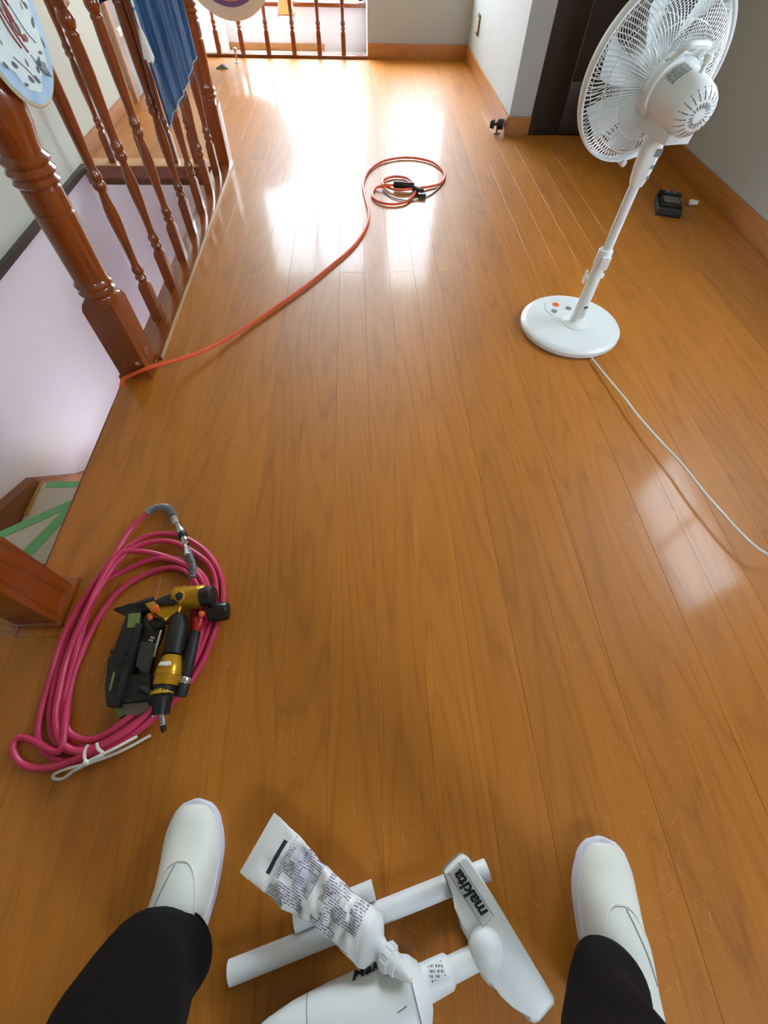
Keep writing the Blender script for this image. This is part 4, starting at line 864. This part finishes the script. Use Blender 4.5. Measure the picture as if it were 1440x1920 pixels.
sd_ = Vector((sl_.y, -sl_.x, 0)).normalized()
lc_ = (Vector((0.154, -0.147, 0.066)))
text('lettering', 'makita', M_INK, head_, lc_+Vector((0, 0, .0008)), -sl_, Vector((-sl_.y, sl_.x, 0))*-1, .026, .0005, .25, .0009)
fo = MB()
hl, hw_ = .043, .0115
cr = [lc_+sl_*a+sd_*b_+Vector((0, 0, .0004)) for a, b_ in ((-hl, -hw_), (hl, -hw_), (hl, hw_), (-hl, hw_))]
fo.tube(cr, .0006, 4, closed=True, smooth=False).build('logo_border', M_GREYPL, head_)

# extension pipes
def pipe(name, a, b_, r, label):
    t = thing(name, label, 'pipe'); a = Vector(a); b_ = Vector(b_); d_ = (b_-a).normalized(); u = d_.orthogonal().normalized(); w = d_.cross(u); n = 32
    rs = [[p+u*(rr*math.cos(2*PI*j/n))+w*(rr*math.sin(2*PI*j/n)) for j in range(n)] for p, rr in ((a, r-.0025), (a, r), (b_, r), (b_, r-.0025))]
    MB().rings(rs, closed=True).build('tube_wall', M_WPLASTIC2, t); return t
pipe('vacuum_pipe', (-0.237, -0.233, 0.016), (0.197, -0.124, 0.016), .0165, 'long white vacuum extension pipe lying on the floor under the adhesive tube and floor head')
pipe('short_vacuum_pipe', (-0.138, -0.178, 0.015), (-0.005, -0.142, 0.015), .0150, 'short white vacuum pipe lying behind the long one under the adhesive tube')

# ============================================================ ADHESIVE TUBE
at_ = thing('adhesive_tube', 'crumpled white printed adhesive tube with pointed nozzle lying across the vacuum pipes', 'tube')
c0 = Vector((-0.196, -0.071, 0.046)); c1 = Vector((-0.016, -0.189, 0.074)); tip = Vector((0.047, -0.231, 0.108))
e0 = Vector((-0.170, -0.029, 0.046))-Vector((-0.220, -0.110, 0.046)); e1 = Vector((0.001, -0.158, 0.074))-Vector((-0.033, -0.219, 0.074))
tb_ = MB(); NR, NA = 34, 40; ringsT = []
tx = (c1-c0).normalized(); Lt = (c1-c0).length
for i in range(NR):
    f = i/(NR-1); c = c0.lerp(c1, f)+Vector((0, 0, .004*math.sin(f*PI)))
    sv = (e0.normalized().lerp(e1.normalized(), f)).normalized()
    hw2 = (e0.length/2)*(1-f)+(e1.length/2)*f
    if f > .45: hw2 *= 1-.12*math.sin((f-.45)/.55*PI)
    th = .0016 if f < .05 else .002+.021*(min(1, (f-.05)/.9))**.75
    nv = tx.cross(sv).normalized()
    if nv.z < 0: nv = -nv
    ring = []
    for j in range(NA):
        t = 2*PI*j/NA; cc, ss = math.cos(t), math.sin(t)
        pin = 1-.13*math.exp(-((f-.46)/.06)**2) if cc > 0 else 1-.10*math.exp(-((f-.62)/.07)**2)+.05*math.exp(-((f-.36)/.08)**2)
        x = hw2*pin*math.copysign(abs(cc)**.85, cc); y = th*math.copysign(abs(ss)**.9, ss)
        crease = 0
        if f > .08 and ss > -.2:
            crease = (.014*mnoise.noise(Vector((x*30, f*8, 3)))+.009*mnoise.noise(Vector((x*70+f*20, f*16, 9))))*min(1, f*3)*min(1, (1-f)*6+.15)+.0035*math.exp(-((f-.5-.25*x/.05*.3)/.05)**2)*-1.6
        ring.append(c+sv*x+nv*(y+crease))
    ringsT.append(ring)
tb_.rings(ringsT)
# printed body material in tube space: u along, v across
k = N('printed_tube'); tc = k.n('ShaderNodeTexCoord'); 
sxv = e1.normalized(); 
def dotn(vec, o): 
    va_ = k.n('ShaderNodeVectorMath', operation='SUBTRACT'); k.l(tc.outputs['Object'], va_.inputs[0]); va_.inputs[1].default_value = o
    vd_ = k.n('ShaderNodeVectorMath', operation='DOT_PRODUCT'); k.l(va_.outputs[0], vd_.inputs[0]); vd_.inputs[1].default_value = vec; return vd_.outputs['Value']
uu = dotn(tx, c0); vv = dotn(sxv, c0)
SY = 290.0
rowf = k.math('FRACT', k.math('MULTIPLY', vv, SY)); rowi = k.math('FLOOR', k.math('MULTIPLY', vv, SY))
row = k.math('LESS_THAN', rowf, .62)
cb = k.n('ShaderNodeCombineXYZ'); k.l(k.math('MULTIPLY', uu, 620), cb.inputs[0]); k.l(k.math('MULTIPLY', rowi, 7.3), cb.inputs[1])
gl = k.math('GREATER_THAN', k.noise(cb.outputs[0], 1.0, 1), .44)
cb2 = k.n('ShaderNodeCombineXYZ'); k.l(k.math('MULTIPLY', uu, 26), cb2.inputs[0]); k.l(k.math('MULTIPLY', k.math('FLOOR', k.math('MULTIPLY', vv, SY/3)), 5.1), cb2.inputs[1])
para = k.math('GREATER_THAN', k.noise(cb2.outputs[0], 1.0, 0), .43)
lim = k.math('MULTIPLY', k.math('GREATER_THAN', uu, Lt*.20), k.math('LESS_THAN', uu, Lt*.93))
gap = k.math('GREATER_THAN', k.math('ABSOLUTE', k.math('SUBTRACT', uu, Lt*.55)), Lt*.035)
inkf = k.math('MULTIPLY', k.math('MULTIPLY', k.math('MULTIPLY', row, gl), para), k.math('MULTIPLY', lim, gap))
# tinted table blocks
def band(a0, a1, b0, b1):
    q = k.math('MULTIPLY', k.math('GREATER_THAN', uu, Lt*a0), k.math('LESS_THAN', uu, Lt*a1))
    return k.math('MULTIPLY', q, k.math('MULTIPLY', k.math('GREATER_THAN', vv, b0), k.math('LESS_THAN', vv, b1)))
tint = k.math('MAXIMUM', band(.22, .36, .012, .034), band(.36, .52, -.012, .012))
col = k.mix(k.math('MULTIPLY', tint, .5), lin((240, 240, 240)), lin((172, 168, 200)))
col = k.mix(k.math('MULTIPLY', inkf, .8), col, lin((92, 86, 132)))
bar = band(.13, .165, -.026, .026)
col = k.mix(bar, col, lin((44, 50, 70)))
k.l(col, k.b.inputs['Base Color']); k.b.inputs['Roughness'].default_value = .35
tb_.build('tube_body', k.m, at_, angle=70)
MB().prism([(p.x, p.y, p.z) for p in (c0+e0*.5-tx*.012, c0-e0*.5-tx*.012, c0-e0*.5+tx*.006, c0+e0*.5+tx*.006)], -.0012, .0022, .0004).build('crimped_end', M_LABEL, at_)
nz = (tip-c1).normalized()
sh = MB(); rs = []
for d_, a, b_ in ((-.004, e1.length/2, .0235), (.004, e1.length/2*1.03, .0245), (.008, e1.length/2*.98, .0235), (.013, .032, .021), (.022, .0165, .0165), (.03, .0135, .0135), (.036, .013, .013)):
    c = c1+nz*d_; sv = e1.normalized(); nv = nz.cross(sv).normalized()
    rs.append([c+sv*(a*math.cos(2*PI*j/32))+nv*(b_*math.sin(2*PI*j/32)) for j in range(32)])
sh.rings(rs).build('shoulder', M_WPLASTIC2, at_)
cap = MB().lathe([(0, .0165), (.002, .0178), (.012, .0178), (.014, .0165), (.0145, .0145), (.024, .0138), (.0255, .0120)], c1+nz*.034, nz, 24)
for j in range(12):
    t = 2*PI*j/12; u = nz.orthogonal().normalized(); w = nz.cross(u); o_ = u*(.0176*math.cos(t))+w*(.0176*math.sin(t))
    cap.cyl(c1+nz*.0355+o_, c1+nz*.0465+o_, .0016, n=6)
cap.build('screw_collar', M_WPLASTIC2, at_)
MB().lathe([(0, .0118), (.004, .0115), ((tip-c1).length-.06, .0045), ((tip-c1).length-.058, .0035)], c1+nz*.058, nz, 20).build('pointed_nozzle', M_LABEL, at_)

# ============================================================ PERSON
M_SKIN = plain('skin', (206, 160, 130), .5); M_SHOE = plain('white_canvas_shoe', (226, 228, 220), .55, bump=.12, bscale=500, var=.02); M_SOLE = plain('lavender_white_sole', (222, 224, 240), .45)
M_TROUSER = plain('black_trouser_cloth', (11, 11, 14), .9, spec=.15, bump=.25, bscale=90, var=.2); M_ELAS = plain('off_white_elastic', (220, 224, 218), .7, bump=.2, bscale=300)
def skin_body(name, joints, edges, mat, parent=None, sub=2):
    me = bpy.data.meshes.new(name); me.from_pydata([j[:3] for j in joints], edges, []); me.materials.append(mat)
    o = bpy.data.objects.new(name, me); C.objects.link(o); o.parent = parent
    o.modifiers.new('skin', 'SKIN').use_smooth_shade = True
    bm = bmesh.new(); bm.from_mesh(me); bm.to_mesh(me); bm.free()
    if not me.skin_vertices: pass
    for i, j in enumerate(joints):
        sv = me.skin_vertices[0].data[i]; sv.radius = (j[3], j[4] if len(j) > 4 else j[3]); sv.use_root = (i == 0)
    md = o.modifiers.new('smooth', 'SUBSURF'); md.levels = sub; md.render_levels = sub
    return o
J = [(0, -.36, .86, .12, .09), (0, -.35, 1.0, .115, .085), (0, -.33, 1.15, .13, .09), (0, -.31, 1.29, .12, .075), (0, -.29, 1.36, .05, .05), (0, -.25, 1.43, .052, .055), (0, -.215, 1.49, .07, .085), (0, -.20, 1.55, .072, .09), (0, -.205, 1.60, .05, .065),
     (-.10, -.36, .80, .085, .085), (-.22, -.27, .47, .055, .055), (-.327, -.208, .10, .03, .03),
     (.10, -.36, .80, .085, .085), (.205, -.29, .46, .055, .055), (.345, -.262, .10, .03, .03),
     (-.17, -.32, 1.31, .05, .05), (-.21, -.27, 1.10, .038, .038), (-.10, -.13, 1.02, .028, .026), (-.06, -.10, 1.015, .03, .018),
     (.17, -.32, 1.31, .05, .05), (.21, -.27, 1.10, .038, .038), (.10, -.13, 1.02, .028, .026), (.06, -.10, 1.015, .03, .018)]
E_ = [(0, 1), (1, 2), (2, 3), (3, 4), (4, 5), (5, 6), (6, 7), (7, 8), (0, 9), (9, 10), (10, 11), (0, 12), (12, 13), (13, 14), (3, 15), (15, 16), (16, 17), (17, 18), (3, 19), (19, 20), (20, 21), (21, 22)]
for s_, w_ in ((-1, 18), (1, 22)):
    for i, (dx, dy, dz) in enumerate(((.0, .05, .022), (.012, .052, .010), (.014, .05, -.004), (.012, .042, -.018))):
        a = len(J); J += [(s_*(.055), -.088+dy*.35, 1.015+dz*.8, .0085), (s_*(.045-dx*.3), -.088+dy*.8, 1.015+dz, .0078), (s_*(.022-dx*.3), -.088+dy, 1.015+dz, .007)]; E_ += [(w_, a), (a, a+1), (a+1, a+2)]
    a = len(J); J += [(s_*.045, -.10, 1.03, .0095), (s_*.025, -.085, 1.04, .0085)]; E_ += [(w_, a), (a, a+1)]
person = skin_body('person', J, E_, M_SKIN)
tag(person, 'person in black trousers and white slip-on shoes standing astride the vacuum', 'person')
# face and hair
fc = MB()
for s_ in (-1, 1): fc.sphere((s_*.03, -.125, 1.525), .011, 12)
fc.build('eyes', M_LABEL, person)
MB().sphere((0, -.105, 1.50), .016, 12, (.8, 1, 1.3)).build('nose', M_SKIN, person)
MB().sphere((0, -.123, 1.462), .018, 12, (1.2, .5, .35)).build('mouth', plain('lips', (170, 100, 92), .5), person)
for s_ in (-1, 1): MB().sphere((s_*.076, -.215, 1.52), .02, 12, (.4, .8, 1.3)).build('ear', M_SKIN, person)
MB().sphere((0, -.225, 1.565), .088, 20, (.95, 1.05, .85)).build('hair', plain('black_hair', (20, 18, 18), .6, bump=.5, bscale=200), person)
MB().box(-.038, .038, -.055, -.046, .962, 1.045, .003).build('phone', M_BLACK, None)
tag(bpy.data.objects['phone'], 'dark slab phone held up in both hands of the person', 'phone')
# shirt : skin
sk = [(0, -.355, .90, .165, .13), (0, -.345, 1.02, .16, .125), (0, -.325, 1.16, .165, .12), (0, -.31, 1.28, .16, .11), (-.17, -.32, 1.315, .085, .085), (-.21, -.272, 1.12, .06, .06), (.17, -.32, 1.315, .085, .085), (.21, -.272, 1.12, .06, .06)]
skin_body('shirt', sk, [(0, 1), (1, 2), (2, 3), (3, 4), (4, 5), (3, 6), (6, 7)], plain('dark_grey_shirt', (52, 52, 56), .9), person)
# trousers: lofted legs and seat
def leg(pts, hemdz):
    rs = []
    n = 36
    P = pts
    for i, (x, y, z_, rx, ry) in enumerate(P):
        ring = []
        for j in range(n):
            t = 2*PI*j/n; dz = 0
            if i == 0: dz = hemdz*max(-.4, math.sin(t))
            elif i == 1: dz = hemdz*.45*max(-.4, math.sin(t))
            wv = 1+(.035*math.sin(3*t+z_*19)+.03*mnoise.noise(Vector((math.cos(t)*1.6+x*7, math.sin(t)*1.6, z_*13))))*(1 if z_ < .75 else .3)
            ring.append((x+rx*wv*math.cos(t), y+ry*wv*math.sin(t), z_+dz))
        rs.append(ring)
    return rs
def smoothleg(P, k=5):
    V = [Vector(p[:3]) for p in P]; A = catmull(V, k); Rr = catmull([Vector((p[3], p[4], 0)) for p in P], k)
    return [(a.x, a.y, a.z, r_.x, r_.y) for a, r_ in zip(A, Rr)]
LL = smoothleg([(-.322, -.202, .045, .060, .064), (-.328, -.205, .085, .068, .068), (-.326, -.208, .15, .074, .076), (-.304, -.222, .24, .078, .084), (-.272, -.240, .34, .08, .088), (-.22, -.27, .47, .085, .092), (-.15, -.31, .66, .10, .108), (-.085, -.35, .82, .105, .115), (-.05, -.355, .90, .09, .115)])
RL = smoothleg([(.354, -.266, .038, .050, .056), (.342, -.262, .085, .056, .060), (.314, -.262, .14, .058, .064), (.282, -.270, .21, .060, .070), (.255, -.28, .32, .070, .08), (.205, -.29, .46, .082, .09), (.15, -.32, .66, .10, .108), (.085, -.355, .82, .105, .115), (.05, -.355, .90, .09, .115)])
tr = MB(); tr.rings(leg(LL, .030)); tr.rings(leg(RL, .012))
tr.rings([[(rx*math.cos(2*PI*j/36), -.355+ry*math.sin(2*PI*j/36), z_) for j in range(36)] for z_, rx, ry in ((.74, .10, .09), (.78, .165, .125), (.84, .182, .138), (.92, .172, .132), (.99, .158, .122), (1.0, .155, .12))])
tr.build('trousers', M_TROUSER, person, angle=80)
# shoes
def shoe(tx_, ty_, ang_, side):
    Ls = .272; hw3 = .0505
    ca, sa = math.cos(ang_), math.sin(ang_)
    def Wd(x, y, z_): return (tx_+x*ca-y*sa, ty_+x*sa+y*ca, z_)     # y: backward is negative
    def halfw(t):   # t 0 toe .. 1 heel
        if t < .30: return hw3*(1-(1-t/.30)**2.3)**.5 if t > 0 else 0
        if t < .5: return hw3-.003*(t-.3)/.2
        if t < .9: return hw3-.003-.010*math.sin((t-.5)/.4*PI/2)
        return (hw3-.013)*(max(0, 1-((t-.9)/.1)**2.2))**.5
    def bend(t): return side*(.010*math.sin(min(1, t*1.2)*PI)-.006*(1-t)**2*0)
    def topz(t): return .022+(.026*(min(1, t/.12))**.5 if t < .12 else .026+.056*(1-math.exp(-((t-.12)/.30)**1.6)))
    def Sf(t, phi, off=0.0):
        w_ = halfw(t)*.955+off; h_ = topz(t)-.016+off
        c, s_ = math.cos(phi), math.sin(phi)
        x = w_*math.copysign(abs(c)**.82, c); zz = .016+h_*abs(s_)**.85
        return Wd(x+bend(t), -t*Ls+(-.004 if t < .02 else 0), zz)
    u_ = MB(); NT, NP = 44, 25; ts = [.004+.992*(i/NT)**1.0 for i in range(NT+1)]
    for t in ts:
        for j in range(NP): u_.v.append(Sf(t, PI*j/(NP-1)))
    for i in range(NT):
        for j in range(NP-1): a = i*NP+j; u_.f.append((a, a+1, a+NP+1, a+NP)); u_.mi.append(0)
    sh_ = u_.build('shoe', M_SHOE, person, angle=80)
    so = MB(); out = []
    tt = [i/40 for i in range(41)]
    outl = [(halfw(t)+.0015+bend(t), -t*Ls) for t in tt]+[(-halfw(t)-.0015+bend(t), -t*Ls) for t in tt[::-1]]
    outl = [outl[0]]+[p for p, q in zip(outl[1:], outl[:-1]) if (p[0]-q[0])**2+(p[1]-q[1])**2 > 1e-7]
    outl = [(x, y+(.004 if y > -.03 else 0)) for x, y in outl]
    so.prism([Wd(x, y, 0)[:2] for x, y in outl], 0.0, .0215, .003)
    so.build('sole', M_SOLE, sh_)
    # collar edge (horseshoe) and elastic gusset
    arc = []
    for i in range(21):
        f = -1+2*i/20; t = .305+.40*abs(f)**2.2; phi = PI/2-f*1.08
        arc.append(Sf(t, phi, .0012))
    MB().tube(arc, .0022, 6, sub=2).build('collar_binding', M_SHOE, sh_)
    g_ = MB(); rows = 8
    for r_ in range(rows+1):
        for i in range(21):
            f = -1+2*i/20; t = .315+.40*abs(f)**2.2; t = t+(0.80-t)*r_/rows; phi = PI/2-f*1.06
            g_.v.append(Sf(t, phi, .0016))
    for r_ in range(rows):
        for i in range(20): a = r_*21+i; g_.f.append((a, a+1, a+22, a+21)); g_.mi.append(0)
    g_.build('elastic_gusset', M_ELAS, sh_, angle=80)
    MB().tube([Sf(.32+.06*i, PI/2-side*-.10*1+side*.13*i*.8, .0022) for i in range(6)], .0011, 5, sub=3).build('gusset_slit', plain('slit_shadow_grey', (150, 150, 146), .8), sh_)
    return sh_
shoe(-.333, .000, math.radians(-1), 1)
shoe(.416, -.090, math.radians(-8), -1)

# smooth shading guard for solidified or tiny parts is set per mesh; nothing else to do
